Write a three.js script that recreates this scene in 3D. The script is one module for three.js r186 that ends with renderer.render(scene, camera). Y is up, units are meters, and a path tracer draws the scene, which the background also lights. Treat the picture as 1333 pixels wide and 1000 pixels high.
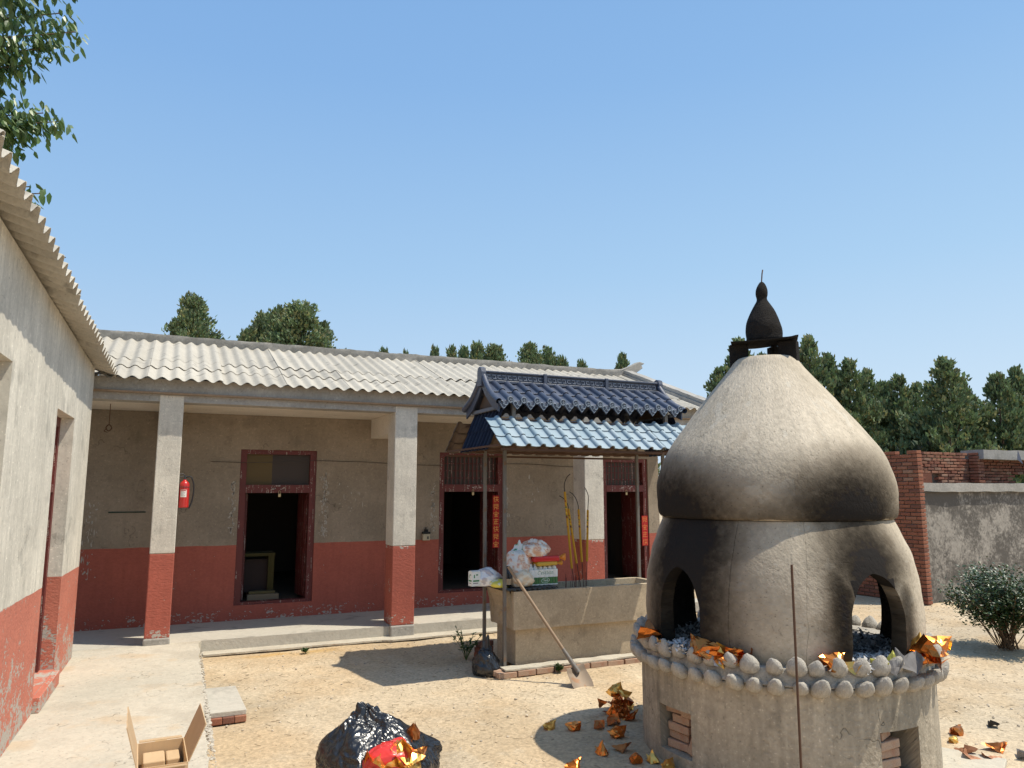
import * as THREE from 'three';
import { mergeGeometries, mergeVertices } from 'three/addons/utils/BufferGeometryUtils.js';
import { RoundedBoxGeometry } from 'three/addons/geometries/RoundedBoxGeometry.js';
import { ImprovedNoise } from 'three/addons/math/ImprovedNoise.js';
import { Brush, Evaluator, SUBTRACTION } from 'three-bvh-csg';

// ---------------------------------------------------------------- camera, sky, sun, exposure
const scene = new THREE.Scene();
const camera = new THREE.PerspectiveCamera(54.78, 4 / 3, 0.1, 2000);
const PITCH = Math.atan(138 / 965), YAW = THREE.MathUtils.degToRad(24.7);
camera.position.set(0, 1.85, 0);
camera.rotation.set(PITCH, -YAW, 0, 'YXZ');
scene.add(camera);


function makeSky() {
  const W = 512, Hh = 256, a = new Float32Array(W * Hh * 4);
  const stops = [[-1, .30, .27, .22], [-.02, .50, .52, .52], [0, .60, .74, .90], [.12, .53, .72, .935], [.28, .38, .61, .90], [.5, .255, .475, .83], [.75, .19, .39, .75], [1, .16, .34, .70]];
  for (let y = 0; y < Hh; y++) {
    const e = Math.sin((y + .5 - Hh / 2) / Hh * Math.PI);
    let k = 0; while (k < stops.length - 2 && e > stops[k + 1][0]) k++;
    const A = stops[k], B = stops[k + 1], t0 = Math.min(1, Math.max(0, (e - A[0]) / (B[0] - A[0])));
    for (let x = 0; x < W; x++) {
      const i = (y * W + x) * 4;
      const lon = ((x + .5) / W - .5) * 2 * Math.PI, ce = Math.sqrt(1 - e * e), sx = .42 / 1.116, sy = 1 / 1.116, sz = .26 / 1.116;
      const g = Math.max(0, Math.cos(lon) * ce * sx + e * sy + Math.sin(lon) * ce * sz), hx = Math.cos(lon) * .873 + Math.sin(lon) * .488;
      const pale = e > -.02 ? .05 + .10 * hx * ce : 0, glow = e > 0 ? .5 * g ** 12 + 1.2 * g ** 60 : 0;     // hazy side towards the sun, bright air round it
      for (let c = 0; c < 3; c++) { const v = A[c + 1] + (B[c + 1] - A[c + 1]) * t0; a[i + c] = v * (1 + pale * [1.6, 1.1, .5][c] - .05) + glow * [1, .96, .88][c]; }
      a[i + 3] = 1;
    }
  }
  const t = new THREE.DataTexture(a, W, Hh, THREE.RGBAFormat, THREE.FloatType);
  t.mapping = THREE.EquirectangularReflectionMapping; t.magFilter = t.minFilter = THREE.LinearFilter; t.needsUpdate = true;
  return t;
}
const skyTex = makeSky();
scene.background = skyTex; scene.environment = skyTex;

const SUN = new THREE.Vector3(.42, 1, .26).normalize();
const sun = new THREE.DirectionalLight(new THREE.Color(1, .93, .79), 5);
sun.position.copy(SUN).multiplyScalar(40).add(new THREE.Vector3(4, 0, -7));
sun.target.position.set(4, 0, -7);
sun.castShadow = true;
Object.assign(sun.shadow.camera, { left: -25, right: 25, top: 25, bottom: -25, near: 1, far: 120 });
sun.shadow.mapSize.set(4096, 4096); sun.shadow.bias = -.0004;
scene.add(sun, sun.target);

const renderer = new THREE.WebGLRenderer({ antialias: true });
renderer.toneMapping = THREE.LinearToneMapping;
renderer.toneMappingExposure = 1.0;
renderer.shadowMap.enabled = true;
renderer.setSize(1024, 768);

// ---------------------------------------------------------------- helpers
function rng(s) { return () => { s |= 0; s = s + 0x6D2B79F5 | 0; let t = Math.imul(s ^ s >>> 15, 1 | s); t = t + Math.imul(t ^ t >>> 7, 61 | t) ^ t; return ((t ^ t >>> 14) >>> 0) / 4294967296; }; }
const R = rng(7), rr = (a, b) => a + R() * (b - a);
const pn = new ImprovedNoise();
const n3 = (x, y, z) => pn.noise(x, y, z);
const clamp = (v, a = 0, b = 1) => Math.min(b, Math.max(a, v));
const sstep = (a, b, v) => { const t = clamp((v - a) / (b - a)); return t * t * (3 - 2 * t); };
const lerp = (a, b, t) => a + (b - a) * t;
const V = (x, y, z) => new THREE.Vector3(x, y, z);
const names = {};
function numbered(n) { const k = names[n] = (names[n] ?? -1) + 1; return k ? `${n}_${String(k).padStart(3, '0')}` : n; }
function tag(o, label, category, group, kind) { if (label) o.userData.label = label; if (category) o.userData.category = category; if (group) o.userData.group = group; if (kind) o.userData.kind = kind; return o; }
function thing(name, label, category, p = [0, 0, 0], turn = 0, group) {
  const o = new THREE.Group(); o.name = numbered(name); o.position.set(...p); o.rotation.y = turn; scene.add(o);
  return tag(o, label, category, group);
}
function mesh(name, g, m, parent = scene) {
  if (Array.isArray(g)) g = merge(g);
  const o = new THREE.Mesh(g, m); o.name = parent === scene ? numbered(name) : name; o.castShadow = o.receiveShadow = true; parent.add(o); return o;
}
function merge(gs) {
  gs = gs.map((g) => (g.index ? g.toNonIndexed() : g));
  const anyC = gs.some((g) => g.attributes.color);
  for (const g of gs) { for (const k of Object.keys(g.attributes)) if (!['position', 'normal', 'uv', 'color'].includes(k) || (k === 'color' && !anyC)) g.deleteAttribute(k); }
  return mergeGeometries(gs);
}
function boxUV(g, s = 1, ox = 0, oy = 0) {          // uv in metres by the way a face points
  if (g.index) g = g.toNonIndexed();
  const p = g.attributes.position, uv = new Float32Array(p.count * 2);
  const a = V(0, 0, 0), b = V(0, 0, 0), c = V(0, 0, 0), n = V(0, 0, 0);
  for (let i = 0; i < p.count; i += 3) {
    a.fromBufferAttribute(p, i); b.fromBufferAttribute(p, i + 1); c.fromBufferAttribute(p, i + 2);
    n.copy(b).sub(a).cross(c.clone().sub(a));
    const X = Math.abs(n.x), Y = Math.abs(n.y), Z = Math.abs(n.z);
    [a, b, c].forEach((v, k) => {
      const [u, w] = Y >= X && Y >= Z ? [v.x, v.z] : X >= Z ? [v.z, v.y] : [v.x, v.y];
      uv[(i + k) * 2] = u * s + ox; uv[(i + k) * 2 + 1] = w * s + oy;
    });
  }
  g.setAttribute('uv', new THREE.BufferAttribute(uv, 2));
  return g;
}
const bx = (x0, x1, y0, y1, z0, z1) => { const g = new THREE.BoxGeometry(x1 - x0, y1 - y0, z1 - z0); g.translate((x0 + x1) / 2, (y0 + y1) / 2, (z0 + z1) / 2); return boxUV(g); };
const rbx = (x0, x1, y0, y1, z0, z1, r = .01, s = 2) => { const g = new RoundedBoxGeometry(x1 - x0, y1 - y0, z1 - z0, s, r); g.translate((x0 + x1) / 2, (y0 + y1) / 2, (z0 + z1) / 2); return boxUV(g); };
function tube(pts, r, seg = 24, rad = 8, closed = false) { return new THREE.TubeGeometry(new THREE.CatmullRomCurve3(pts.map((p) => (p.isVector3 ? p : V(...p))), closed), seg, r, rad, closed); }
function bar(a, b, r, rad = 8, r2 = r) {
  a = a.isVector3 ? a : V(...a); b = b.isVector3 ? b : V(...b);
  const d = b.clone().sub(a), g = new THREE.CylinderGeometry(r2, r, d.length(), rad);
  g.applyQuaternion(new THREE.Quaternion().setFromUnitVectors(V(0, 1, 0), d.clone().normalize())); g.translate(...a.clone().add(b).multiplyScalar(.5).toArray()); return g;
}
function extr(pts, depth, holes = [], bevel = 0) {
  const s = new THREE.Shape(pts.map((p) => new THREE.Vector2(...p)));
  for (const h of holes) s.holes.push(new THREE.Path(h.map((p) => new THREE.Vector2(...p))));
  return new THREE.ExtrudeGeometry(s, { depth, bevelEnabled: bevel > 0, bevelSize: bevel, bevelThickness: bevel, bevelSegments: 2, bevelOffset: -bevel, curveSegments: 16 });
}
function jitter(g, amt, f, seed = 0) {                // uneven surface, seams kept shut
  const p = g.attributes.position;
  for (let i = 0; i < p.count; i++) {
    const x = p.getX(i), y = p.getY(i), z = p.getZ(i);
    p.setXYZ(i, x + amt * n3(x * f + seed, y * f, z * f), y + amt * n3(x * f, y * f + seed + 9, z * f), z + amt * n3(x * f, y * f, z * f + seed + 17));
  }
  g.computeVertexNormals(); return g;
}

// ---------------------------------------------------------------- textures
function vnoise(N, cells, seed) {
  const r = rng(seed), cy = cells, cx = cells, L = new Float32Array(cx * cy).map(() => r()), o = new Float32Array(N * N);
  for (let y = 0; y < N; y++) {
    const fy = y / N * cy, y0 = Math.floor(fy), ty = fy - y0, sy = ty * ty * (3 - 2 * ty), ya = (y0 % cy) * cx, yb = ((y0 + 1) % cy) * cx;
    for (let x = 0; x < N; x++) {
      const fx = x / N * cx, x0 = Math.floor(fx), tx = fx - x0, sx = tx * tx * (3 - 2 * tx), xa = x0 % cx, xb = (x0 + 1) % cx;
      o[y * N + x] = (L[ya + xa] * (1 - sx) + L[ya + xb] * sx) * (1 - sy) + (L[yb + xa] * (1 - sx) + L[yb + xb] * sx) * sy;
    }
  }
  return o;
}
function fbm(N, cells, oct, seed, gain = .55) {
  const o = new Float32Array(N * N); let a = 1, t = 0;
  for (let k = 0; k < oct; k++) { const c = cells << k; if (c > N) break; const v = vnoise(N, c, seed + k * 31); for (let i = 0; i < o.length; i++) o[i] += a * v[i]; t += a; a *= gain; }
  for (let i = 0; i < o.length; i++) o[i] /= t;
  return o;
}
function stretchX(a, N, k) { const o = new Float32Array(N * N); for (let y = 0; y < N; y++) { const yy = Math.floor(y / k); for (let x = 0; x < N; x++) o[y * N + x] = a[yy * N + x]; } return o; }   // vertical streaks
const toS = (v) => 255 * (v <= .0031308 ? v * 12.92 : 1.055 * Math.pow(v, 1 / 2.4) - .055);
function texOf(W, Hh, fn, srgb = true, rep = 1) {
  const a = new Uint8Array(W * Hh * 4), c = [0, 0, 0];
  for (let y = 0; y < Hh; y++) for (let x = 0; x < W; x++) {
    const i = y * W + x; fn(i, c, x, y);
    for (let k = 0; k < 3; k++) a[i * 4 + k] = clamp(srgb ? toS(clamp(c[k])) : c[k] * 255, 0, 255);
    a[i * 4 + 3] = 255;
  }
  const t = new THREE.DataTexture(a, W, Hh); t.wrapS = t.wrapT = THREE.RepeatWrapping; t.magFilter = THREE.LinearFilter; t.minFilter = THREE.LinearMipmapLinearFilter; t.generateMipmaps = true;
  if (srgb) t.colorSpace = THREE.SRGBColorSpace; const rp = Array.isArray(rep) ? rep : [rep, rep]; t.repeat.set(...rp); t.needsUpdate = true; return t;
}
const bumpOf = (N, h, rep) => texOf(N, N, (i, c) => { c[0] = c[1] = c[2] = h[i]; }, false, rep);
const mix3 = (c, A, B, t) => { for (let k = 0; k < 3; k++) c[k] = A[k] + (B[k] - A[k]) * t; };
const mul3 = (c, f) => { c[0] *= f; c[1] *= f; c[2] *= f; };
const M = {};
const std = (o) => new THREE.MeshStandardMaterial({ roughness: .9, ...o });
const matt = (o) => new THREE.MeshPhysicalMaterial({ roughness: .95, specularIntensity: .18, ...o });
const rgb = (r, g, b) => new THREE.Color().setRGB(r, g, b);

const F1 = fbm(1024, 4, 7, 11), F2 = fbm(1024, 8, 7, 47), F3 = fbm(1024, 64, 4, 91), F4 = fbm(1024, 3, 6, 133), F5 = fbm(1024, 128, 3, 171);
const ST = stretchX(fbm(1024, 48, 4, 205), 1024, 16);
// cracks: thin lines where a warped noise crosses its middle
function cracks(i, w = .006) { return clamp(1 - Math.abs(F4[i] - .5) / w) * sstep(.5, .62, F2[i]); }

let PB, FB;
const withRep = (t, rep) => { const c = t.clone(); c.repeat.set(...(Array.isArray(rep) ? rep : [rep, rep])); c.needsUpdate = true; return c; };
const grain = (rep) => withRep(FB ??= bumpOf(1024, F3, 1), rep);
function plaster(A, B, streak, grain, dark, rep, bump, crackAmt = .5) {
  const map = texOf(1024, 1024, (i, c) => {
    mix3(c, A, B, sstep(.3, .7, F1[i]));
    mul3(c, 1 + (F3[i] - .5) * grain + (F5[i] - .5) * grain * .8);
    mul3(c, 1 + (ST[i] - .5) * streak);
    mul3(c, 1 - dark * sstep(.58, .74, F2[i]));
    mul3(c, 1 - crackAmt * cracks(i));
    if (F5[i] > .79) mul3(c, 1.35); if (F5[i] < .2) mul3(c, .72);
  }, true, rep);
  const bm = withRep(PB ??= bumpOf(1024, F2.map((v, i) => clamp(.5 * v + .3 * F3[i] + .2 * F5[i] - .2 * cracks(i))), 1), rep);
  return std({ map, bumpMap: bm, bumpScale: bump, roughness: .95 });
}
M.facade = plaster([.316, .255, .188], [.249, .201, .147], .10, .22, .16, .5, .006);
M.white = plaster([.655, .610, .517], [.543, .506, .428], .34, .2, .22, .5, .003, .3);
M.column = plaster([.654, .605, .514], [.555, .511, .436], .18, .22, .14, .9, .004, .5);
M.cement = plaster([.389, .362, .324], [.313, .292, .259], .14, .28, .22, .5, .007);
M.soffit = plaster([.70, .64, .55], [.64, .58, .49], .05, .1, .06, .6, .006, .3);
M.trough = plaster([.476, .380, .262], [.391, .310, .211], .1, .28, .2, .8, .005, .6);
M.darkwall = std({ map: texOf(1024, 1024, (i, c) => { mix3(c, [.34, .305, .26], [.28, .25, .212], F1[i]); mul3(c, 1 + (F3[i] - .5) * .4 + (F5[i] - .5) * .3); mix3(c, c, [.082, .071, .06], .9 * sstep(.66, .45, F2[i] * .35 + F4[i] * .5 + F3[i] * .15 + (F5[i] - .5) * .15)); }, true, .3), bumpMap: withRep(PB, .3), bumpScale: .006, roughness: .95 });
M.base = plaster([.403, .341, .257], [.302, .259, .194], .55, .35, .25, .6, .012, .7);
M.petal = plaster([.464, .421, .362], [.356, .324, .275], .1, .4, .25, 1.4, .01, .3);
M.inner = matt({ color: rgb(.05, .045, .04), roughness: 1 });
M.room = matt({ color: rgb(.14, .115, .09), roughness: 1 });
{ // weathered red oxide paint: flakes to plaster where chips and splashes took it, most near the foot
  const dado = (amt, A, B, hi = .3) => texOf(1024, 1024, (i, c, x, y) => {
    const v = y / 1024;
    mix3(c, A, B, F1[i]);
    mul3(c, 1 + (F3[i] - .5) * .3 + (ST[i] - .5) * .18);
    const chip = F2[i] * .42 + F3[i] * .42 + F5[i] * .16 + (ST[i] - .5) * .25 + .17 * sstep(.0, hi, v) + .03 * sstep(.3, .8, v) - amt;
    const k = sstep(.375, .345, chip); mix3(c, c, [.42, .385, .33], k);
    if (F5[i] > .78) mul3(c, 1.18);
  }, true, [.6, 1]);
  M.redSide = std({ map: dado(.155, [.54, .185, .12], [.45, .135, .088], .75), roughness: .85, bumpMap: grain([.6, 1]), bumpScale: .003 });
  M.redWall = std({ map: dado(.055, [.40, .105, .068], [.33, .085, .057]), roughness: .85, bumpMap: grain([.6, 1]), bumpScale: .003 });
  M.redColumn = std({ map: dado(.10, [.40, .105, .068], [.33, .085, .057]), roughness: .85, bumpMap: grain([.6, 1]), bumpScale: .003 });  // column bases: same red paint as the hall wall, more chipped
}
M.wood = std({ map: texOf(512, 512, (i, c, x, y) => { const k = y * 2 * 1024 + x * 2; mix3(c, [.15, .026, .02], [.10, .018, .015], F2[k]); const chip = ST[k] * .7 + F3[k] * .4; if (chip > .70) mix3(c, c, [.42, .37, .31], .75); }, true, [1.5, 1.5]), roughness: .6 });
M.plainwood = std({ map: texOf(512, 512, (i, c, x, y) => { const k = y * 2 * 1024 + x * 2; mix3(c, [.36, .25, .16], [.23, .155, .095], ST[k]); }, true, 1), roughness: .8 });
{ // courtyard earth
  const N = 2048, g1 = fbm(N, 5, 8, 301, .58), g2 = fbm(N, 160, 4, 333, .6), g3 = fbm(N, 12, 5, 377), r = rng(5);
  const spots = new Float32Array(N * N);
  const put = (n, lo, hi, val) => { for (let k = 0; k < n; k++) { const cx = r() * N, cy = r() * N, rad = lo + (hi - lo) * r() ** 3, v = val * (.4 + .6 * r()), ax = .6 + r() * .8; for (let dy = -Math.ceil(rad); dy <= rad; dy++) for (let dx = -Math.ceil(rad * 1.5); dx <= rad * 1.5; dx++) if ((dx * ax) ** 2 + (dy / ax) ** 2 < rad * rad) spots[((cy + dy + N) % N | 0) * N + ((cx + dx + N) % N | 0)] = v; } };
  put(7000, .8, 2.4, .4); put(11000, .7, 1.9, -.42);
  for (let k = 0; k < 900; k++) { let x = r() * N, y = r() * N, a = r() * 6.28; const L = 5 + r() * 22, v = r() < .6 ? -.45 : .4; for (let s = 0; s < L; s++) { x += Math.cos(a); y += Math.sin(a); a += (r() - .5) * .25; spots[((y + N) % N | 0) * N + ((x + N) % N | 0)] = v; } }
  const map = texOf(N, N, (i, c) => {
    mix3(c, [.458, .339, .207], [.528, .419, .282], sstep(.3, .7, g1[i]));
    mix3(c, c, [.47, .375, .255], .6 * sstep(.52, .72, g3[i]));
    mul3(c, 1 + (g2[i] - .5) * .75); mul3(c, 1 + spots[i] * .6);
  }, true, 1 / 3.4);
  M.dirt = std({ map, bumpMap: bumpOf(N, g1.map((v, i) => clamp(.45 * v + .35 * g2[i] + .25 * spots[i])), 1 / 3.4), bumpScale: .02, roughness: 1 });
}
M.pave = std({ map: texOf(1024, 1024, (i, c) => { mix3(c, [.453, .412, .333], [.516, .461, .368], sstep(.3, .7, F1[i])); mul3(c, 1 + (F3[i] - .5) * .2 + (F5[i] - .5) * .16); mix3(c, c, [.50, .37, .23], .5 * sstep(.55, .75, F2[i])); if (F5[i] < .19) mul3(c, .6); mul3(c, 1 - .6 * cracks(i, .005)); mix3(c, c, [.36, .31, .24], .4 * sstep(.60, .72, F4[i])); }, true, .42), bumpMap: withRep(PB, .42), bumpScale: .012, roughness: .95 });
M.porch = std({ map: texOf(1024, 1024, (i, c) => { mix3(c, [.425, .395, .334], [.506, .461, .385], F1[i]); mul3(c, 1 + (F3[i] - .5) * .22); mul3(c, 1 - .3 * sstep(.55, .75, F2[i])); }, true, .5), bumpMap: withRep(PB, .5), bumpScale: .008, roughness: .95 });
M.sheet = [0, 1, 2].map((k) => std({ map: texOf(512, 512, (i, c, x, y) => { const q = ((y * 2 + k * 300) % 1024) * 1024 + (x * 2 + k * 170) % 1024; mix3(c, [.51, .465, .39], [.40, .365, .305], F1[q]); mul3(c, [1, .92, 1.05][k]); mul3(c, 1 + (F3[q] - .5) * .25); mul3(c, 1 - .35 * sstep(.6, .78, F2[q])); if (F5[q] < .2) mul3(c, .7); }, true, 1), roughness: .95, bumpMap: grain(1), bumpScale: .004 }));
M.navy = [0, 1, 2].map((k) => new THREE.MeshPhysicalMaterial({ color: rgb(.045 + .01 * k, .056 + .01 * k, .088 + .012 * k), roughness: .42 + .05 * k, clearcoat: .25, clearcoatRoughness: .45, bumpMap: withRep(PB, 2), bumpScale: .003 }));
M.pale = [0, 1, 2].map((k) => new THREE.MeshPhysicalMaterial({ color: rgb(.245 + .03 * k, .325 + .025 * k, .375 + .022 * k), roughness: .5 + .05 * k, bumpMap: M.navy[0].bumpMap, bumpScale: .003 }));
M.navyShade = [0, 1, 2].map((k) => matt({ color: rgb(.012 + .003 * k, .017 + .004 * k, .036 + .005 * k), roughness: .6, specularIntensity: .3 }));  // shaded copy of the navy: shade on the end skirts painted into the colour
M.relief = std({ color: rgb(.20, .24, .29), roughness: .5 });
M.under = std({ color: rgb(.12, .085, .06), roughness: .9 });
M.steel = std({ map: texOf(512, 512, (i, c, x, y) => { const q = y * 2 * 1024 + x * 2; mix3(c, [.22, .205, .185], [.15, .135, .12], F1[q]); mix3(c, c, [.20, .115, .06], .7 * sstep(.58, .7, F2[q])); }, true, 2), roughness: .55, metalness: .35 });
M.rust = std({ color: rgb(.12, .065, .04), roughness: .85, metalness: .3 });
M.soot = matt({ map: texOf(512, 512, (i, c, x, y) => { const q = y * 2 * 1024 + x * 2; mix3(c, [.018, .016, .015], [.034, .029, .025], F2[q]); if (F5[q] > .74) mul3(c, 1.7); }, true, 3), roughness: .8, bumpMap: grain(3), bumpScale: .012 });
M.brick = [[.33, .118, .064], [.28, .095, .053], [.35, .148, .085], [.21, .08, .049], [.37, .20, .13]].map((A) => std({ map: texOf(256, 256, (i, c, x, y) => { const q = y * 4 * 1024 + x * 4; mix3(c, A, A.map((v) => v * .7), F2[q]); mul3(c, 1 + (F3[q] - .5) * .5); if (F5[q] > .7) mix3(c, c, [.45, .38, .32], .4); }, true, 3), roughness: .95 }));
M.dustbrick = [[.39, .19, .115], [.33, .145, .085], [.42, .235, .15]].map((A) => std({ map: texOf(256, 256, (i, c, x, y) => { const q = y * 4 * 1024 + x * 4; mix3(c, A, [.42, .34, .25], F2[q]); mul3(c, 1 + (F3[q] - .5) * .5); }, true, 3), roughness: 1 }));
M.mortar = plaster([.24, .19, .15], [.17, .135, .105], .1, .4, .3, 1, .02, .2);
M.gold = [new THREE.MeshStandardMaterial({ color: rgb(.62, .20, .045), metalness: .95, roughness: .24 }), new THREE.MeshStandardMaterial({ color: rgb(.44, .135, .035), metalness: .9, roughness: .32 }), new THREE.MeshStandardMaterial({ color: rgb(.80, .47, .12), metalness: .9, roughness: .32 })];
for (const m of M.gold) m.side = THREE.DoubleSide;
M.ashpaper = std({ color: rgb(.20, .185, .175), roughness: 1, side: THREE.DoubleSide });
M.brownpaper = std({ color: rgb(.38, .17, .085), roughness: .6, metalness: .2, side: THREE.DoubleSide });
M.black = new THREE.MeshPhysicalMaterial({ color: rgb(.012, .012, .014), roughness: .28, clearcoat: .4, clearcoatRoughness: .2 });
M.redbag = new THREE.MeshPhysicalMaterial({ color: rgb(.62, .035, .02), roughness: .3, clearcoat: .3 });
M.card = std({ map: texOf(512, 512, (i, c, x, y) => { const q = y * 2 * 1024 + x * 2; mix3(c, [.56, .40, .235], [.50, .345, .20], F1[q]); mul3(c, 1 + (ST[q] - .5) * .08); }, true, 2), roughness: .85 });
M.plain = (r, g, b, o = {}) => std({ color: rgb(r, g, b), ...o });

// ---------------------------------------------------------------- ground
{
  const N = 300, g = new THREE.PlaneGeometry(2, 2, N, N); g.rotateX(-Math.PI / 2);
  const p = g.attributes.position, w = (t) => 11 * t + Math.sign(t) * Math.abs(t) ** 9 * 700;
  for (let i = 0; i < p.count; i++) {
    const x = 4 + w(p.getX(i)), z = -6 + w(p.getZ(i)), near = 1 - sstep(14, 22, Math.hypot(x - 4, z + 6));
    p.setXYZ(i, x, near * (.012 * n3(x * .9, z * .9, 3) + .007 * n3(x * 3.3, z * 3.3, 8) + .004 * n3(x * 6.1, z * 6.1, 2)) - .012, z);
  }
  const col = new Float32Array(p.count * 3);
  for (let i = 0; i < p.count; i++) { // paler trodden sand, greyer silt and a rusty stain below the kerb
    const x = p.getX(i), z = p.getZ(i), m = 1 + .16 * n3(x * .55, 2, z * .55) + .10 * n3(x * 1.7, 5, z * 1.7) + .06 * n3(x * 5, 1, z * 5), gr = .10 * Math.max(0, n3(x * .8, 9, z * .8)), st = Math.exp(-(((z + 9.15) / .13) ** 2)) * clamp(1.2 - Math.abs(x - 1.45) / .75) * clamp(.4 + 1.6 * n3(x * 3, 3, z * 5) + .4);
    col[i * 3] = m * (1 - gr * .8); col[i * 3 + 1] = m * (1 - .22 * st - gr * .3); col[i * 3 + 2] = m * (1 - .62 * st + gr * .3);
  }
  g.setAttribute('color', new THREE.BufferAttribute(col, 3)); M.dirt.vertexColors = true;
  g.computeVertexNormals();
  const uv = g.attributes.uv; for (let i = 0; i < p.count; i++) uv.setXY(i, p.getX(i), p.getZ(i));
  tag(mesh('ground', g, M.dirt), 'sandy beige courtyard earth with pebbles and straw', null, null, 'structure');
}
{ // concrete path along the side hall, with a broken right edge
  const pts = [[-1.2, -.5]]; const r = rng(31);
  for (let z = .5; z > -9.4; z -= .09) { const rag = .018 * n3(z * 2.1, 5, 1) + .02 * n3(z * 9, 2, 1) - (z < -8.2 && z > -9.0 ? .04 * r() : .012 * r()); pts.push([.365 + (-z - 6.3) * .022 + rag, -z - .0]); }
  pts[0] = [-1.2, -.5]; pts.push([.452, 9.498], [-1.2, 9.498]);
  const g = extr(pts, .135, [], .006); g.rotateX(-Math.PI / 2);
  tag(mesh('path', boxUV(g), M.pave), 'pale concrete path with a crumbled edge beside the left building', null, null, 'structure');
}
{
  const g = merge([bx(-1.6, 7.75, 0, .14, -10.76, -9.5)]);
  tag(mesh('porch_floor', g, M.porch), 'raised concrete porch floor with a kerb in front of the hall', null, null, 'structure');
  // kerb top with a worn, slightly broken arris is carried by the beam-like edge stones
}
{ // concrete apron low in front of the porch kerb
  const pts = []; for (let x = .47; x < 5.4; x += .12) pts.push([x, 9.30 - .05 * (x > 2.6) + .03 * n3(x * 2, 1, 4) + .02 * n3(x * 9, 1, 4)]);
  pts.push([5.4, 9.5], [.47, 9.5]);
  const g = extr(pts, .02); g.rotateX(-Math.PI / 2);
  tag(mesh('apron', boxUV(g), M.pave), 'thin strip of concrete along the foot of the porch kerb', null, null, 'structure');
}

// ---------------------------------------------------------------- corrugated sheets
function sheetGeo(w, len, pitch, amp, t = .007, seg = 8, seed = 0) {     // waves across x, runs down z; origin at upper left corner
  const nx = Math.max(2, Math.round(w / pitch * seg)), nz = 3, pos = [], uv = [], idx = [];
  for (const s of [0, 1]) for (let j = 0; j <= nz; j++) for (let i = 0; i <= nx; i++) {
    const x = w * i / nx, z = len * j / nz;
    pos.push(x, amp * Math.cos(x / pitch * Math.PI * 2) + (s ? -t : 0) + .004 * n3(x * 2 + seed, z * 2, 7), z); uv.push(x + seed * .37, z + seed * .21);
  }
  const S = (nx + 1) * (nz + 1), q = (a, b, c, d) => idx.push(a, b, c, a, c, d);
  for (let j = 0; j < nz; j++) for (let i = 0; i < nx; i++) { const a = j * (nx + 1) + i; q(a, a + nx + 1, a + nx + 2, a + 1); q(S + a, S + a + 1, S + a + nx + 2, S + a + nx + 1); }
  for (let i = 0; i < nx; i++) { const a = nz * (nx + 1) + i; q(a, S + a, S + a + 1, a + 1); q(i, i + 1, S + i + 1, S + i); }
  for (let j = 0; j < nz; j++) { const a = j * (nx + 1), b = a + nx; q(a, S + a, S + a + nx + 1, a + nx + 1); q(b, b + nx + 1, S + b + nx + 1, S + b); }
  let g = new THREE.BufferGeometry(); g.setAttribute('position', new THREE.Float32BufferAttribute(pos, 3)); g.setAttribute('uv', new THREE.Float32BufferAttribute(uv, 2)); g.setIndex(idx); g.computeVertexNormals(); return g;
}

// ---------------------------------------------------------------- wall with openings cut from below or above
function notched(x0, x1, y0, y1, ops) {                 // ops [xa, xb, ya, yb]
  ops = ops.filter((o) => o[3] > y0 && o[2] < y1).sort((a, b) => a[0] - b[0]);
  const lo = [], hi = [], holes = [], edge = (y) => { const e = []; if (Math.abs(y - 1.12) < .001 || Math.abs(y - 1.1) < .001) for (let x = x0 + .06; x < x1 - .06; x += .07) { if (ops.some((o) => x > o[0] - .05 && x < o[1] + .05 && o[2] < y && o[3] > y)) continue; e.push([x, y + .007 * n3(x * 2.3, 4, 1) + .006 * n3(x * 9, 2, 6)]); } return e; };
  for (const [a, b, c, d] of ops) {
    if (c <= y0) lo.push([a, y0], [a, d], [b, d], [b, y0]);
    else if (d >= y1) hi.push([a, y1], [a, c], [b, c], [b, y1]);
    else holes.push([[a, c], [a, d], [b, d], [b, c]]);
  }
  const mixIn = (pts, y) => { const e = edge(y), o = []; let k = 0; for (let i = 0; i < pts.length; i += 4) { while (k < e.length && e[k][0] < pts[i][0]) o.push(e[k++]); o.push(...pts.slice(i, i + 4)); } while (k < e.length) o.push(e[k++]); return o; };
  return [[[x0, y0], ...mixIn(lo, y0), [x1, y0], [x1, y1], ...mixIn(hi, y1).reverse(), [x0, y1]], holes];
}

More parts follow.
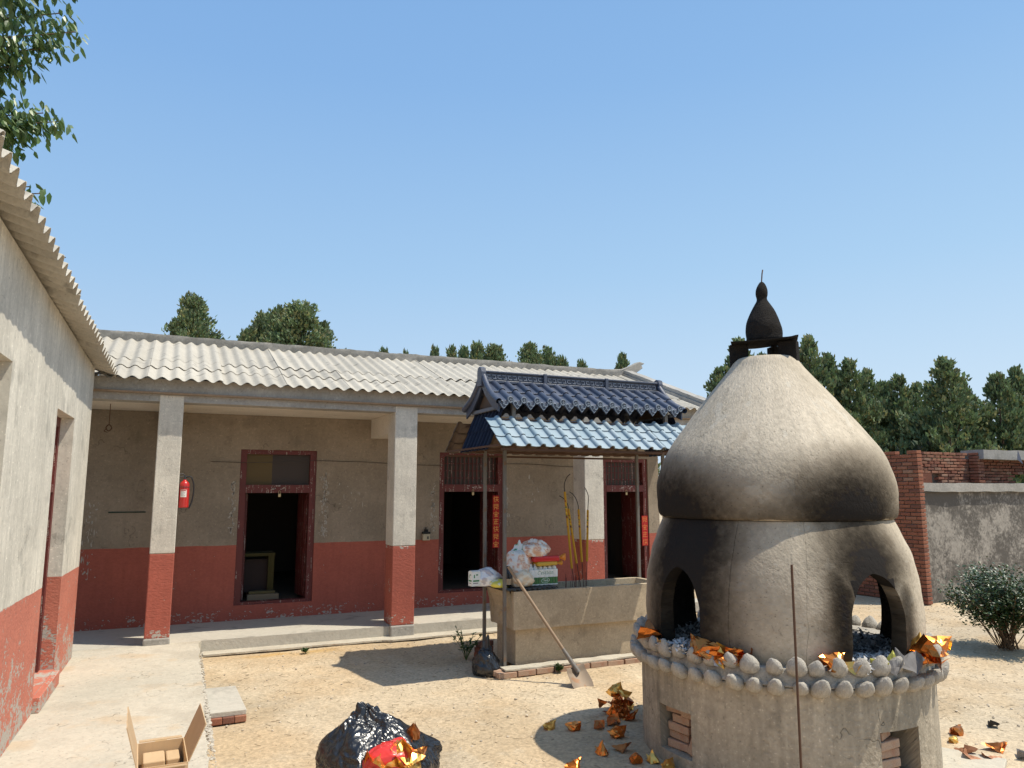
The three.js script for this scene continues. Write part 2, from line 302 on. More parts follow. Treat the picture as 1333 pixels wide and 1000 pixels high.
// ---------------------------------------------------------------- the hall
const hall = thing('temple_hall', 'long grey plaster hall with red dado, porch columns and corrugated roof across the courtyard', 'hall', [0, 0, 0]);
const ZW = -10.75, DOORS = [[.88, 1.90, .33, 2.40], [3.735, 4.80, .33, 2.42], [6.62, 7.53, .33, 2.38]];
{
  const wall = (y0, y1, m, name) => { const [o, h] = notched(-1.6, 7.75, y0, y1, DOORS); const g = extr(o, .24, h); g.translate(0, 0, ZW - .24); return mesh(name, boxUV(g, 1, .3, name === 'dado' ? -.12 : 0), m, hall); };
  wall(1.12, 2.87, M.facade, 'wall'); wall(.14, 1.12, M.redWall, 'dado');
  // skim patches of newer plaster beside the doors are slightly proud
  // room behind
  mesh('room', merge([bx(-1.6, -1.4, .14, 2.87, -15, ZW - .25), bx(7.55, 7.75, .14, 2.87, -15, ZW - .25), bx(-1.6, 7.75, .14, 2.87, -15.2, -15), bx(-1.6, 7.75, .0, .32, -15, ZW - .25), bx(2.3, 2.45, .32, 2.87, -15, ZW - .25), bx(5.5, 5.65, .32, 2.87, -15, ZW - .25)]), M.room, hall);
  mesh('ceiling', bx(-1.6, 7.75, 2.872, 2.93, -15.2, -9.46), M.soffit, hall);
  mesh('beam', bx(-1.6, 7.75, 2.866, 2.95, -9.70, -9.45), M.cement, hall);
  mesh('batten', boxUV(jitter(bx(-1.6, 7.8, 2.951, 2.972, -9.6, -9.40), .003, 5)), M.plainwood, hall);
  mesh('fascia', bx(-1.6, 7.75, 2.973, 3.126, -9.6, -9.425), M.cement, hall);
  mesh('gable', (() => { const g = extr([[9.6, 2.95], [11.7, 3.75], [14.2, 2.95]], .2); g.rotateY(Math.PI / 2); g.translate(7.55, 0, 0); return boxUV(g); })(), M.cement, hall);
}
{ // columns
  const col = (x0, x1, foot, y0, fh) => {
    const c = mesh('column', merge([rbx(x0, x1, 1.135, 2.945, -9.79, -9.446, .012, 1)]), M.column, hall);
    const d = mesh('painted_base', rbx(x0, x1, foot + fh, 1.135, -9.79, -9.446, .012, 1), M.redColumn, c); boxUVset(d, -foot);
    mesh('footing', boxUV(jitter(new RoundedBoxGeometry(x1 - x0 + .012, foot + fh - y0, .36, 3, .02).translate((x0 + x1) / 2, (foot + fh + y0) / 2, -9.618), .012, 11)), M.cement, c);
  };
  const boxUVset = (o, oy) => { o.geometry = boxUV(o.geometry, 1, 0, oy); };
  col(-.145, .115, .14, .13, .07); col(2.66, 2.965, .10, -.02, .05); col(5.51, 5.83, .10, -.02, .05);
  for (const [a, b] of [[-.14, .11], [2.665, 2.96], [5.515, 5.825]]) mesh('cross_beam', bx(a, b, 2.60, 2.869, ZW + .002, -9.792), M.soffit, hall);
}
{ // doors
  DOORS.forEach(([a, b, c, d], k) => {
    const z0 = ZW - .16, z1 = ZW - .03, f = .085, lt = [1.81, 1.825, 1.82][k];
    const fr = mesh('door_frame', merge([bx(a, a + f, c, d, z0, z1), bx(b - f, b, c, d, z0, z1), bx(a + f, b - f, d - .06, d, z0, z1), bx(a + f, b - f, lt, lt + .11, z0, z1 + .006), bx(a + f, b - f, c, c + .035, z0, z1)]), M.wood, hall);
    const ty0 = lt + .11, ty1 = d - .06, mid = lerp(a, b, .42);
    if (k === 0) {
      mesh('transom_pane', bx(a + f, mid, ty0, ty1, z0 + .05, z0 + .058), M.plain(.11, .07, .016, { roughness: .6 }), fr);
      mesh('transom_pane', bx(mid, b - f, ty0, ty1, z0 + .05, z0 + .058), M.plain(.045, .03, .022, { roughness: .6 }), fr);
    } else {
      mesh('transom_pane', bx(a + f, b - f, ty0, ty1, z0 + .03, z0 + .036), M.plain(.075, .05, .035, { roughness: .4 }), fr);
      const bars = []; for (let x = a + f + .07; x < b - f; x += .07) bars.push(bx(x - .006, x + .006, ty0, ty1, z0 + .06, z0 + .075));
      for (let y = ty0 + .1; y < ty1; y += .11) bars.push(bx(a + f, b - f, y - .006, y + .006, z0 + .048, z0 + .062));
      mesh('lattice', merge(bars), M.wood, fr);
    }
    const cx = (a + b) / 2 + .02;
    mesh('padlock', merge([rbx(cx - .018, cx + .018, lt - .055, lt - .01, z1 + .006, z1 + .022, .004), tube([[cx - .012, lt - .012, z1 + .014], [cx - .012, lt + .02, z1 + .014], [cx, lt + .032, z1 + .014], [cx + .012, lt + .02, z1 + .014], [cx + .012, lt - .012, z1 + .014]], .003, 12, 6)]), M.plain(.48, .37, .2, { metalness: .5, roughness: .4 }), fr);
    // scraps of old white paper left on the lintel
    const rs = rng(50 + k); const sc = [];
    for (let q = 0; q < 12; q++) { const x = cx - .12 + rs() * .24, y = lt + .04 + rs() * .05, s = .005 + rs() * .012; const g = bx(x, x + s * 1.8, y, y + s, z1 + .006, z1 + .008); g.rotateZ(0); sc.push(g); }
    tag(mesh('paper_scraps', merge(sc), M.plain(.42, .37, .33), fr), null, null, null, 'stuff');
    // leaves swung inwards
    for (const s of [0, 1]) {
      const g = merge([bx(0, .42, c + .04, lt - .01, -.04, 0), bx(.05, .37, c + .12, c + .7, 0, .008), bx(.05, .37, c + .8, lt - .1, 0, .008)]);
      g.rotateY(s ? -Math.PI / 2 - .12 : -Math.PI / 2 + .12); g.translate(s ? b - f - .005 : a + f + .005, 0, z0 - .06);
      if (s === 0) g.rotateY(0);
      const gg = s ? g.clone() : g; const p = gg.attributes.position; gg.computeBoundingBox();
      if (gg.boundingBox.max.z > z0 + .01) { for (let i = 0; i < p.count; i++) p.setZ(i, 2 * (z0 - .06) - p.getZ(i)); const ix = []; gg.computeVertexNormals(); }
      mesh('door_leaf', gg, M.wood, hall);
    }
  });
}
{ // flaking strips of old whitewash left where posters hung beside the doors
  const r = rng(222);
  for (const [xc, w, y0, y1, n] of [[.80, .05, 1.25, 2.0, 70], [2.02, .07, 1.2, 2.1, 120], [3.64, .05, 1.2, 1.95, 60], [4.86, .04, 1.2, 1.9, 40], [6.5, .05, 1.2, 2.0, 50], [-.86, .12, .75, 1.7, 60], [2.4, .3, 1.55, 1.95, 16], [5.2, .3, 1.6, 2.2, 14]]) {
    const g = []; for (let k = 0; k < n; k++) { const x = xc + (r() + r() - 1) * w, y = y0 + r() * (y1 - y0), a = .003 + r() * r() * .014, b = .006 + r() * r() * .045, m = 5 + Math.floor(r() * 3), pts = [...Array(m)].map((_, q) => [Math.cos(q / m * 6.283) * a * (.5 + r()), Math.sin(q / m * 6.283) * b * (.5 + r())]); const e = extr(pts, .0015); e.translate(x, y, ZW + .0005); g.push(boxUV(e)); }
    tag(mesh('whitewash_flakes', merge(g), M.plain(.42, .385, .33), hall), null, null, null, 'stuff');
  }
}
{ // front roof: three courses of corrugated sheets
  const SL = .36, an = Math.atan(SL), cs = Math.cos(an), pitch = .154, wv = 5, w = pitch * wv;
  const courses = [[-9.3, -9.98], [-9.86, -10.42], [-10.28, -11.62]], variants = courses.map(([a, b]) => [0, 1, 2].map((k) => sheetGeo(w + .04, (a - b) / cs, pitch, .0195, .006, 8, k)));
  const r = rng(77);
  courses.forEach(([za, zb], c) => {
    for (let k = 0, x = -1.05; x < 7.65; k++, x += w) {
      const o = mesh('roof_sheet', variants[c][(k * 2 + c) % 3], M.sheet[Math.floor(r() * 3)], hall);
      o.position.set(x + (r() - .5) * .012, 3.105 + SL * (-9.3 - zb) + .009 * c + .006 * (k % 2) + r() * .008, zb + (r() - .5) * .05 - (c ? 0 : .0));
      o.rotation.set(an + (r() - .5) * .006, (r() - .5) * .006, (r() - .5) * .004);
    }
  });
  const rear = sheetGeo(8.8, 3.1, pitch, .021, .007, 6, 4); rear.rotateY(Math.PI); rear.rotateX(-an); rear.translate(7.75, 3.105 + SL * 2.3, -11.72);
  mesh('rear_roof', rear, M.sheet[1], hall);
  // ridge coping, cracked and uneven, with an upturned end
  const rg = extr([[-.13, -.2], [-.12, -.02], [-.1, .015], [.1, .015], [.12, -.02], [.13, -.2]], 8.75, [], 0);
  const n = new THREE.BoxGeometry(8.8, .24, .24, 160, 5, 5); n.translate(3.2, 3.94, -11.7);
  { const p = n.attributes.position; for (let i = 0; i < p.count; i++) { const x = p.getX(i), y = p.getY(i), z = p.getZ(i); const top = y > 4.03 ? 1 : 0; p.setXYZ(i, x, y + top * (.012 * n3(x * 3, 0, z * 3) + .01 * n3(x * 11, 1, z * 5)) + .018 * n3(x * .6, 3, 0), z + (1 - top) * .02 * n3(x * 6, y * 14, z) + (y < 4.0 ? (z > -11.7 ? -.02 : .02) : 0)); } n.computeVertexNormals(); }
  const ridge = mesh('ridge', boxUV(n), M.cement, hall);
  const fin = extr([[7.2, 3.86], [7.55, 3.86], [7.9, 4.02], [8.08, 4.14], [8.06, 4.2], [8.13, 4.24], [8.02, 4.27], [7.85, 4.19], [7.62, 4.09], [7.2, 4.06]], .16, [], .015); fin.translate(0, 0, -11.78);
  mesh('ridge_finial', boxUV(jitter(fin, .012, 9)), M.cement, ridge);
  // verge: two stepped courses running from the ridge down to the eave at the right end
  for (const [dx, h0, h1, wd] of [[0, -.02, .075, .19], [.03, .079, .135, .2]]) {
    const L = 2.62, g = new THREE.BoxGeometry(wd, h1 - h0, L, 2, 1, 40); g.translate(0, (h0 + h1) / 2, L / 2);
    jitter(g, .008, 6); g.rotateX(an); g.translate(7.72 + dx, 3.10 + SL * 2.4, -11.7); mesh('verge', boxUV(g), M.cement, hall);
  }
}
{ // cable along the facade and a strip of old conduit
  const pts = []; for (let x = .5; x < 7; x += .35) pts.push(V(x, 2.24 - .02 * Math.sin(x * 2.2) + .012 * n3(x * 3, 0, 0), ZW + .012));
  tag(mesh('cable', tube(pts, .0035, 90, 5), M.plain(.06, .05, .045)), 'thin dark cable strung along the porch wall above the doors', 'cable');
  tag(mesh('conduit', rbx(-.665, -.24, 1.562, 1.577, ZW, ZW + .014, .004), M.plain(.03, .055, .04)), 'short dark green rod lying level on the porch wall left of the first column', 'conduit');
  tag(mesh('hook', merge([bar([-.68, 2.87, -10.0], [-.68, 2.62, -10.0], .004), tube([[-.68, 2.62, -10], [-.71, 2.58, -10], [-.68, 2.545, -10], [-.65, 2.58, -10]], .007, 24, 6, true), tube([[-.70, 2.575, -10], [-.725, 2.54, -9.99], [-.69, 2.53, -10]], .005, 10, 5)]), M.rust), 'rusty hook and ring hanging from the porch ceiling left of the first column', 'hook');
  const mb = thing('switch_box', 'small cream switch box with black top on the wall left of the middle door', 'switch box', [3.525, 1.11, ZW]);
  mesh('box', rbx(-.055, .055, 0, .095, 0, .06, .008), M.plain(.46, .40, .28), mb); mesh('cover', rbx(-.058, .058, .096, .125, 0, .064, .006), M.plain(.02, .02, .02), mb);
  mesh('cap', merge([bx(-.02, .03, .126, .16, .005, .04), bar([0, .16, .02], [0, .19, .02], .008)]), M.plain(.02, .02, .02), mb); mesh('label', bx(.005, .035, .02, .06, .0605, .062), M.plain(.12, .11, .09), mb);
}
// red paper couplets with golden brush characters (strokes)
function strokes(cx, w, h, rows, seed, fg, bg) {
  const c = document.createElement('canvas'); c.width = w; c.height = h; const x = c.getContext('2d'), r = rng(seed);
  x.fillStyle = bg; x.fillRect(0, 0, w, h); x.strokeStyle = fg; x.lineCap = 'round';
  const S = Math.min(w * .78, h / rows * .82);
  for (let k = 0; k < rows; k++) {
    const ox = (w - S) / 2, oy = h / rows * (k + .5) - S / 2; x.lineWidth = S * .095;
    const L = (a, b, c2, d) => { x.beginPath(); x.moveTo(ox + a * S, oy + b * S); x.quadraticCurveTo(ox + (a + c2) / 2 * S + (r() - .5) * 3, oy + (b + d) / 2 * S + (r() - .5) * 3, ox + c2 * S, oy + d * S); x.stroke(); };
    const q = (k + seed) % 4;
    if (q === 0) { L(.05, .2, .95, .18); L(.5, .02, .5, .95); L(.15, .5, .85, .48); L(.05, .92, .95, .9); L(.2, .5, .2, .9); }
    if (q === 1) { L(.25, .02, .05, .4); L(.18, .3, .18, .98); L(.35, .2, .98, .2); L(.66, .03, .66, .6); L(.4, .6, .95, .58); L(.62, .6, .4, .98); L(.7, .62, .98, .96); }
    if (q === 2) { L(.1, .1, .9, .1); L(.1, .1, .1, .6); L(.9, .1, .9, .6); L(.1, .35, .9, .35); L(.1, .6, .9, .6); L(.4, .62, .1, .98); L(.6, .62, .62, .9); L(.62, .92, .98, .85); }
    if (q === 3) { L(.5, 0, .5, .3); L(.05, .3, .95, .3); L(.05, .3, .02, .45); L(.95, .3, .98, .45); L(.2, .55, .8, .53); L(.5, .5, .48, .95); L(.2, .95, .85, .93); L(.25, .7, .75, .7); }
  }
  const t = new THREE.CanvasTexture(c); t.colorSpace = THREE.SRGBColorSpace; return std({ map: t, roughness: .7 });
}
function panelGeo(w, h, d) { return new THREE.BoxGeometry(w, h, d); }
{
  const a = mesh('couplet', panelGeo(.11, .80, .004).translate(4.668, 1.365, ZW + .003), strokes(0, 90, 640, 7, 5, '#d9a24a', '#a3120f'));
  tag(a, 'long red paper couplet with golden characters right of the middle door', 'paper couplet');
  const b = mesh('couplet', panelGeo(.12, .50, .004).translate(7.44, 1.165, ZW + .003), strokes(0, 110, 440, 4, 6, '#c8763a', '#a3120f'));
  tag(b, 'torn short red paper couplet beside the right door next to the furnace', 'paper couplet');
  // dim offering frame and brick step seen in the first doorway
  const t = thing('altar_table', 'dim wooden table with pale yellow frame inside the left doorway', 'table', [1.12, .33, -11.25]);
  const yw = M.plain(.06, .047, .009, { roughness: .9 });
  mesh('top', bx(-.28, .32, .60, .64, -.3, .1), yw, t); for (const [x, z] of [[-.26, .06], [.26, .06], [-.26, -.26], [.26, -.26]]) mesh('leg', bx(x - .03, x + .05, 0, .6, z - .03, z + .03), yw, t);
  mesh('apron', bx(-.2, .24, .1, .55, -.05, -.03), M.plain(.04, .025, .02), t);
  const s = thing('brick_step', 'pale brick block lying on the floor just inside the left doorway', 'block', [1.27, .33, -11.06]);
  mesh('brick', rbx(-.2, .22, 0, .1, -.06, .07, .01), M.plain(.20, .165, .11), s); mesh('brick', rbx(-.18, .17, .101, .14, -.05, .06, .01), M.plain(.10, .085, .035), s);
}
{ // fire extinguisher on the right cheek of the first column
  const e = thing('fire_extinguisher', 'red fire extinguisher with black hose on the side of the first column', 'fire extinguisher', [.178, 1.645, -9.6]);
  const prof = [[0, 0], [.05, 0], [.056, .008], [.056, .255], [.05, .285], [.032, .305], [.02, .312], [.018, .325], [0, .325]].map((p) => new THREE.Vector2(...p));
  mesh('cylinder', new THREE.LatheGeometry(prof, 28), new THREE.MeshPhysicalMaterial({ color: rgb(.50, .02, .016), roughness: .3, clearcoat: .5 }), e);
  mesh('valve', merge([new THREE.CylinderGeometry(.014, .016, .04, 12).translate(0, .345, 0), bx(-.012, .012, .35, .375, -.012, .012)]), M.plain(.06, .06, .06, { metalness: .5, roughness: .4 }), e);
  mesh('lever', merge([tube([[0, .37, 0], [-.03, .395, .01], [-.075, .385, .02]], .006, 10, 6), tube([[0, .36, 0], [-.03, .362, .01], [-.07, .345, .02]], .005, 10, 6)]), M.plain(.05, .05, .05, { roughness: .5 }), e);
  mesh('hose', tube([[.012, .355, 0], [.06, .36, 0], [.095, .28, .005], [.10, .17, .01], [.085, .07, .015], [.066, .01, .02], [.06, -.008, .02]], .0085, 40, 8), M.plain(.015, .015, .015, { roughness: .5 }), e);
  const lc = document.createElement('canvas'); lc.width = 128; lc.height = 160; const x = lc.getContext('2d'); x.fillStyle = '#e8e2d8'; x.fillRect(0, 0, 128, 160); x.fillStyle = '#777'; for (let k = 0; k < 9; k++) x.fillRect(12, 40 + k * 12, 60 + (k * 37 % 45), 4); x.fillStyle = '#a22'; x.fillRect(10, 10, 108, 20);
  const lt = new THREE.CanvasTexture(lc); lt.colorSpace = THREE.SRGBColorSpace;
  mesh('paper_label', new THREE.CylinderGeometry(.0568, .0568, .085, 16, 1, true, -.75, 1.2).translate(0, .165, 0), std({ map: lt, side: THREE.DoubleSide }), e);
  mesh('bracket', merge([bx(-.066, -.058, .1, .27, -.02, .02), new THREE.TorusGeometry(.058, .003, 6, 24).rotateX(Math.PI / 2).translate(0, .24, 0)]), M.plain(.1, .1, .1, { metalness: .6 }), e);
}

// ---------------------------------------------------------------- the side hall at the left
{
  const side = thing('side_hall', 'whitewashed side hall with peeling red dado and corrugated eave at the left edge', 'hall', [-.88, 0, -5.98], -.0265);
  const top = (s) => 3.27 - .036 * (s - 0), ops = [[1.02, 1.985, .27, 2.51], [-2.4, -.70, 1.56, 2.62]];
  const redTop = (s) => 1.105 - .015 * s;
  const mk = (y0, y1, m, name, dz) => {
    const [o, h] = notched(-5.2, 3.15, y0, y1, ops);
    const g = extr(o, .26, h); g.rotateY(Math.PI / 2); g.translate(-.26, 0, 0);
    const p = g.attributes.position; for (let i = 0; i < p.count; i++) { if (Math.abs(p.getY(i) - 3.27) < .001) p.setY(i, top(-p.getZ(i))); if (Math.abs(p.getY(i) - 1.1) < .014) p.setY(i, p.getY(i) - 1.1 + redTop(-p.getZ(i))); }
    g.computeVertexNormals(); return mesh(name, boxUV(g, 1, .55, name === 'dado' ? -.1 : .2), m, side);
  };
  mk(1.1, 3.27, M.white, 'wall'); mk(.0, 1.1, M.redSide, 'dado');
  mesh('end_wall', merge([bx(-4, -.261, 1.06, 3.1, -3.15, -2.9)]), M.white, side); mesh('end_dado', bx(-4, -.261, 0, 1.06, -3.15, -2.9), M.redSide, side);
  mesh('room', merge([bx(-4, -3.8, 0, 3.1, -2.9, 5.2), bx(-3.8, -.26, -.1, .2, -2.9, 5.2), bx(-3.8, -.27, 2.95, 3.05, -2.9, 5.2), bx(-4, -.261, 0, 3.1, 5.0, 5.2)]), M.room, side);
  mesh('sill', rbx(-.24, .05, .14, .262, -1.98, -1.025, .01), M.redSide, side);
  const fr = mesh('door_frame', merge([bx(-.19, -.11, .27, 2.505, -1.983, -1.90), bx(-.19, -.11, .27, 2.505, -1.10, -1.022), bx(-.19, -.11, 2.42, 2.505, -1.90, -1.10), bx(-.19, -.11, 1.83, 1.9, -1.90, -1.10)]), M.wood, side);
  mesh('transom_panel', bx(-.165, -.145, 1.9, 2.42, -1.90, -1.10), M.redSide, fr);
  mesh('padlock', rbx(-.15, -.13, 1.78, 1.84, -1.6, -1.56, .005), M.plain(.48, .37, .2, { metalness: .5, roughness: .4 }), fr);
  const leaf = merge([bx(-.04, 0, .28, 1.82, 0, .38), bx(0, .008, .36, .9, .05, .33), bx(0, .008, 1.0, 1.72, .05, .33)]); leaf.rotateY(-1.2); leaf.translate(-.22, 0, -1.9); mesh('door_leaf', leaf, M.redSide, side);
  mesh('window_frame', merge([bx(-.22, -.16, 1.56, 2.62, .70, .76), bx(-.22, -.16, 1.56, 2.62, 2.34, 2.4), bx(-.22, -.16, 2.56, 2.62, .76, 2.34), bx(-.22, -.16, 1.56, 1.62, .76, 2.34), bx(-.22, -.16, 1.62, 2.56, 1.5, 1.56)]), M.wood, side);
  mesh('window_pane', merge([bx(-.195, -.189, 1.62, 2.56, .76, 1.5), bx(-.195, -.189, 1.62, 2.56, 1.56, 2.34)]), M.plain(.03, .035, .04, { roughness: .12 }), side);
  // corrugated roof: waves run along the eave, sheets run up from it
  const SL = .30, an = Math.atan(SL), pitch = .166, w = pitch * 5, L = [[.205, -1.1], [-.95, -2.4]];
  const vs = L.map(([a, b], c) => [0, 1, 2].map((k) => sheetGeo(w + .05, (a - b) / Math.cos(an), pitch, .033, .008, 8, k + 5))), r = rng(91);
  L.forEach(([xa, xb], c) => {
    for (let k = 0, s = -4.8; s < 3.0; k++, s += w) {
      const q = new THREE.Group(), o = mesh('roof_sheet', vs[c][(k + c) % 3], M.sheet[Math.floor(r() * 3)], side);
      // local: sheet x -> along -z (s), sheet z -> towards +x, tilted down
      o.matrixAutoUpdate = true;
      const tilt = an + (r() - .5) * .015, up = V(Math.sin(tilt), Math.cos(tilt), 0), down = V(Math.cos(tilt), -Math.sin(tilt), 0), al = V(0, -.036, -1).normalize();
      o.quaternion.setFromRotationMatrix(new THREE.Matrix4().makeBasis(al, up, down));
      const eaveY = 3.335 - .036 * (s) - .06; // eave height falls towards the far end
      o.position.set(xb, eaveY + SL * (xa - xb) - (c ? 0 : 0) + SL * (.205 - xa) + .012 * c + (k % 2) * .01 + r() * .008, -s);
    }
  });
  const purl = []; for (const x of [-.05, -.9, -1.7]) purl.push(bar([x - .3, 3.27 + .1 + (-(x)) * SL - .02, 4.8], [x - .3, 3.08 + .1 + (-(x)) * SL - .02, -3.1], .035, 8));
  mesh('purlin', merge(purl), M.plainwood, side);
  const rp = sheetGeo(8, 2.8, pitch, .02, .008, 6, 3); rp.rotateY(Math.PI / 2); rp.rotateZ(an); rp.translate(-4.9, 3.2, 4.9); mesh('rear_roof', rp, M.sheet[1], side);
}

// ---------------------------------------------------------------- incense pavilion
{
  const pav = thing('incense_pavilion', 'small pavilion with navy tiled gable roof and pale blue skirt roof on thin steel posts', 'pavilion', [4.26, 0, -7.5]);
  const sq = .032;
  for (const [x, z] of [[-1.02, .27], [-1.02, -.27], [1.02, .27], [1.02, -.27]]) mesh('post', merge([bx(x - sq / 2, x + sq / 2, -.01, 2.5, z - sq / 2, z + sq / 2)]), M.steel, pav);
  for (const [x, z] of [[-.98, .40], [-.98, -.40], [.98, .40], [.98, -.40]]) mesh('strut', bx(x - .02, x + .02, 2.5, 2.78, z - .02, z + .02), M.steel, pav);
  const fr = [];
  for (const z of [-.79, .79]) fr.push(bx(-1.29, 1.29, 2.24, 2.262, z - .012, z + .012)); for (const z of [-.27, .27]) fr.push(bx(-1.2, 1.2, 2.263, 2.285, z - .012, z + .012));
  for (const x of [-1.28, 1.28, -1.02, 1.02, 0]) fr.push(bx(x - .011, x + .011, 2.286, 2.306, -.8, .8));
  for (const z of [-.42, .42]) fr.push(bx(-1.2, 1.2, 2.56, 2.59, z - .012, z + .012)); fr.push(bx(-1.2, 1.2, 3.0, 3.03, -.015, .015));
  mesh('rail', merge(fr), M.rust, pav);
  mesh('deck', merge([bx(-1.13, 1.13, 2.47, 2.50, -.37, .37)]), M.under, pav);
  // S-profile tile: flat pan then a roll, thick lip at its lower end
  const tile = (w, len, rollR, lift, t = .008) => {
    const prof = []; for (const u of [0, .34, .62]) prof.push([(w - 2 * rollR) * u / .62, u === .34 ? -.006 : 0]);
    for (let k = 1; k <= 7; k++) { const a = Math.PI * (1 - k / 7); prof.push([w - rollR + Math.cos(a) * rollR, Math.sin(a) * rollR * 1.05]); }
    const pos = [], idx = [], n = prof.length, rows = [[0, 0], [len * .88, lift * .75], [len, lift]];
    for (const s of [0, 1]) for (const [z, l] of rows) for (const [x, y] of prof) pos.push(x, y + l - (s ? t : 0), z);
    const S = n * rows.length, q = (a, b, c, d) => idx.push(a, b, c, a, c, d);
    for (let j = 0; j < rows.length - 1; j++) for (let i = 0; i < n - 1; i++) { const a = j * n + i; q(a, a + n, a + n + 1, a + 1); q(S + a, S + a + 1, S + a + n + 1, S + a + n); }
    for (let i = 0; i < n - 1; i++) { const a = (rows.length - 1) * n + i; q(a, S + a, S + a + 1, a + 1); }
    let g = new THREE.BufferGeometry(); g.setAttribute('position', new THREE.Float32BufferAttribute(pos, 3)); g.setIndex(idx); g = g.toNonIndexed(); g = mergeVertices(g); g.computeVertexNormals();
    return boxUV(g);
  };
  const r = rng(15);
  // skirt, front (pale blue) and rear (dull from dirt), three rows of tiles, split in two sheets with a gap
  const field = (mats, xs, w, x0, x1, yTop, zTop, yBot, zBot, rows, rollR, flip, gapAt, name = 'tile') => {
    const L = Math.hypot(zBot - zTop, yBot - yTop), a = Math.atan2(yTop - yBot, Math.abs(zBot - zTop)), g = tile(w, L / rows + .012, rollR, .014);
    for (let j = 0; j < rows; j++) for (let k = 0, x = x0; x < x1 - .02; k++, x += w) {
      const holder = mesh(name, g, mats[(k * 7 + j * 3 + Math.floor(r() * 2)) % 3], pav);
      const t = j / rows, off = gapAt && x > gapAt ? .02 : 0;
      if (!flip) { holder.position.set(x + off, lerp(yTop, yBot, t) + (off ? .012 : 0), lerp(zTop, zBot, t)); holder.rotation.set(a, 0, 0); }
      else { holder.rotation.set(a, Math.PI, 0, 'YXZ'); holder.position.set(x + w, lerp(yTop, yBot, t), -lerp(zTop, zBot, t)); }
    }
  };
  field(M.pale, 0, .1635, -1.305, 1.30, 2.60, .40, 2.285, .815, 3, .03, false, .5);
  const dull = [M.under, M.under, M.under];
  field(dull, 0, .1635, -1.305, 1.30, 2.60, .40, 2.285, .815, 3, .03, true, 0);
  // navy end skirts, steep, their shade put into a darker navy
  for (const s of [-1, 1]) {
    const w = .1, g = tile(w, .24, .018, .01);
    for (let j = 0; j < 2; j++) for (let k = 0; k < 8; k++) {
      const o = mesh('end_tile', g, M.navyShade[(k + j) % 3], pav), t = j / 2, wide = 1;
      const top = V(s * 1.10, 2.70, 0), bot = V(s * 1.26, 2.28, 0), c = top.clone().lerp(bot, t), dn = bot.clone().sub(top).normalize(), al = V(0, 0, s > 0 ? -1 : 1), up = dn.clone().cross(al);
      o.quaternion.setFromRotationMatrix(new THREE.Matrix4().makeBasis(al, up, dn)); o.position.set(c.x, c.y, (s > 0 ? 1 : -1) * (.40 - k * w));
    }
    // little lintel strip under the gable
    mesh('gable_board', (() => { const g2 = extr([[-.30, 2.72], [.30, 2.72], [0, 3.02]], .02); g2.rotateY(Math.PI / 2); g2.translate(s * 1.09 - .01, 0, 0); return boxUV(g2); })(), M.under, pav);
    mesh('gable_strip', bx(s * 1.12 - .03, s * 1.12 + .03, 2.70, 2.735, -.36, .34), M.plain(.16, .17, .19), pav);
    // curved barge rolls
    for (const f of [-1, 1]) { const b = mesh('barge', tube([[s * 1.17, 3.10, f * .03], [s * 1.175, 2.98, f * .14], [s * 1.18, 2.87, f * .28], [s * 1.19, 2.79, f * .44], [s * 1.19, 2.765, f * .50]], .032, 16, 10), M.navy[1], pav); mesh('barge_board', (() => { const g2 = extr([[.02, 3.06], [.14, 2.95], [.29, 2.84], [.46, 2.755], [.46, 2.66], [.27, 2.74], [.10, 2.87], [.0, 2.98]].map(([z, y]) => [-z * f, y]), .018); g2.rotateY(Math.PI / 2); g2.translate(s * 1.17 - .009, 0, 0); return boxUV(g2); })(), M.navy[0], pav); }
  }
  // upper roof
  const ribs = 15, w = 2.34 / ribs;
  for (const flip of [false, true]) {
    field(M.navy, 0, w, -1.17, 1.165, 3.02, .04, 2.775, .46, 2, .036, flip, flip ? 0 : .0);
    // eave ends: round rosette under each roll, pointed drip under each pan
    const disc = new THREE.CylinderGeometry(.04, .04, .012, 18).rotateX(Math.PI / 2), ring = new THREE.TorusGeometry(.03, .006, 6, 18).translate(0, 0, .008), knob = new THREE.SphereGeometry(.011, 8, 6).translate(0, 0, .006);
    const pet = [0, 1, 2, 3, 4].map((k) => new THREE.SphereGeometry(.007, 6, 5).translate(Math.cos(k * 1.2566) * .02, Math.sin(k * 1.2566) * .02, .007));
    const ros = boxUV(disc), rosR = merge([ring, knob, ...pet].map((g) => boxUV(g)));
    const dpts = [[-.062, .01], [-.06, -.015], [-.035, -.045], [-.012, -.06], [0, -.085], [.012, -.06], [.035, -.045], [.06, -.015], [.062, .01]];
    const drip = boxUV(extr(dpts, .012)), dripR = merge([new THREE.TorusGeometry(.022, .005, 6, 14, Math.PI * 1.4).rotateZ(-.9).translate(-.024, -.015, .016), new THREE.TorusGeometry(.022, .005, 6, 14, Math.PI * 1.4).rotateZ(2.4).translate(.024, -.015, .016), tube([[-.05, 0, .014], [-.03, -.036, .014], [0, -.07, .014], [.03, -.036, .014], [.05, 0, .014]], .004, 14, 5)].map((g) => boxUV(g)));
    for (let k = 0; k < ribs; k++) {
      const s = flip ? -1 : 1, x = -1.17 + k * w;
      const A = mesh('eave_rosette', ros, M.navy[2], pav); A.position.set(s * (x + w - .036), 2.79, s * .478); A.rotation.y = flip ? Math.PI : 0; mesh('relief', rosR, M.relief, A);
      const B = mesh('eave_drip', drip, M.navy[2], pav); B.position.set(s * (x + (w - .072) / 2), 2.765, s * .47); B.rotation.y = flip ? Math.PI : 0; mesh('relief', dripR, M.relief, B);
    }
  }
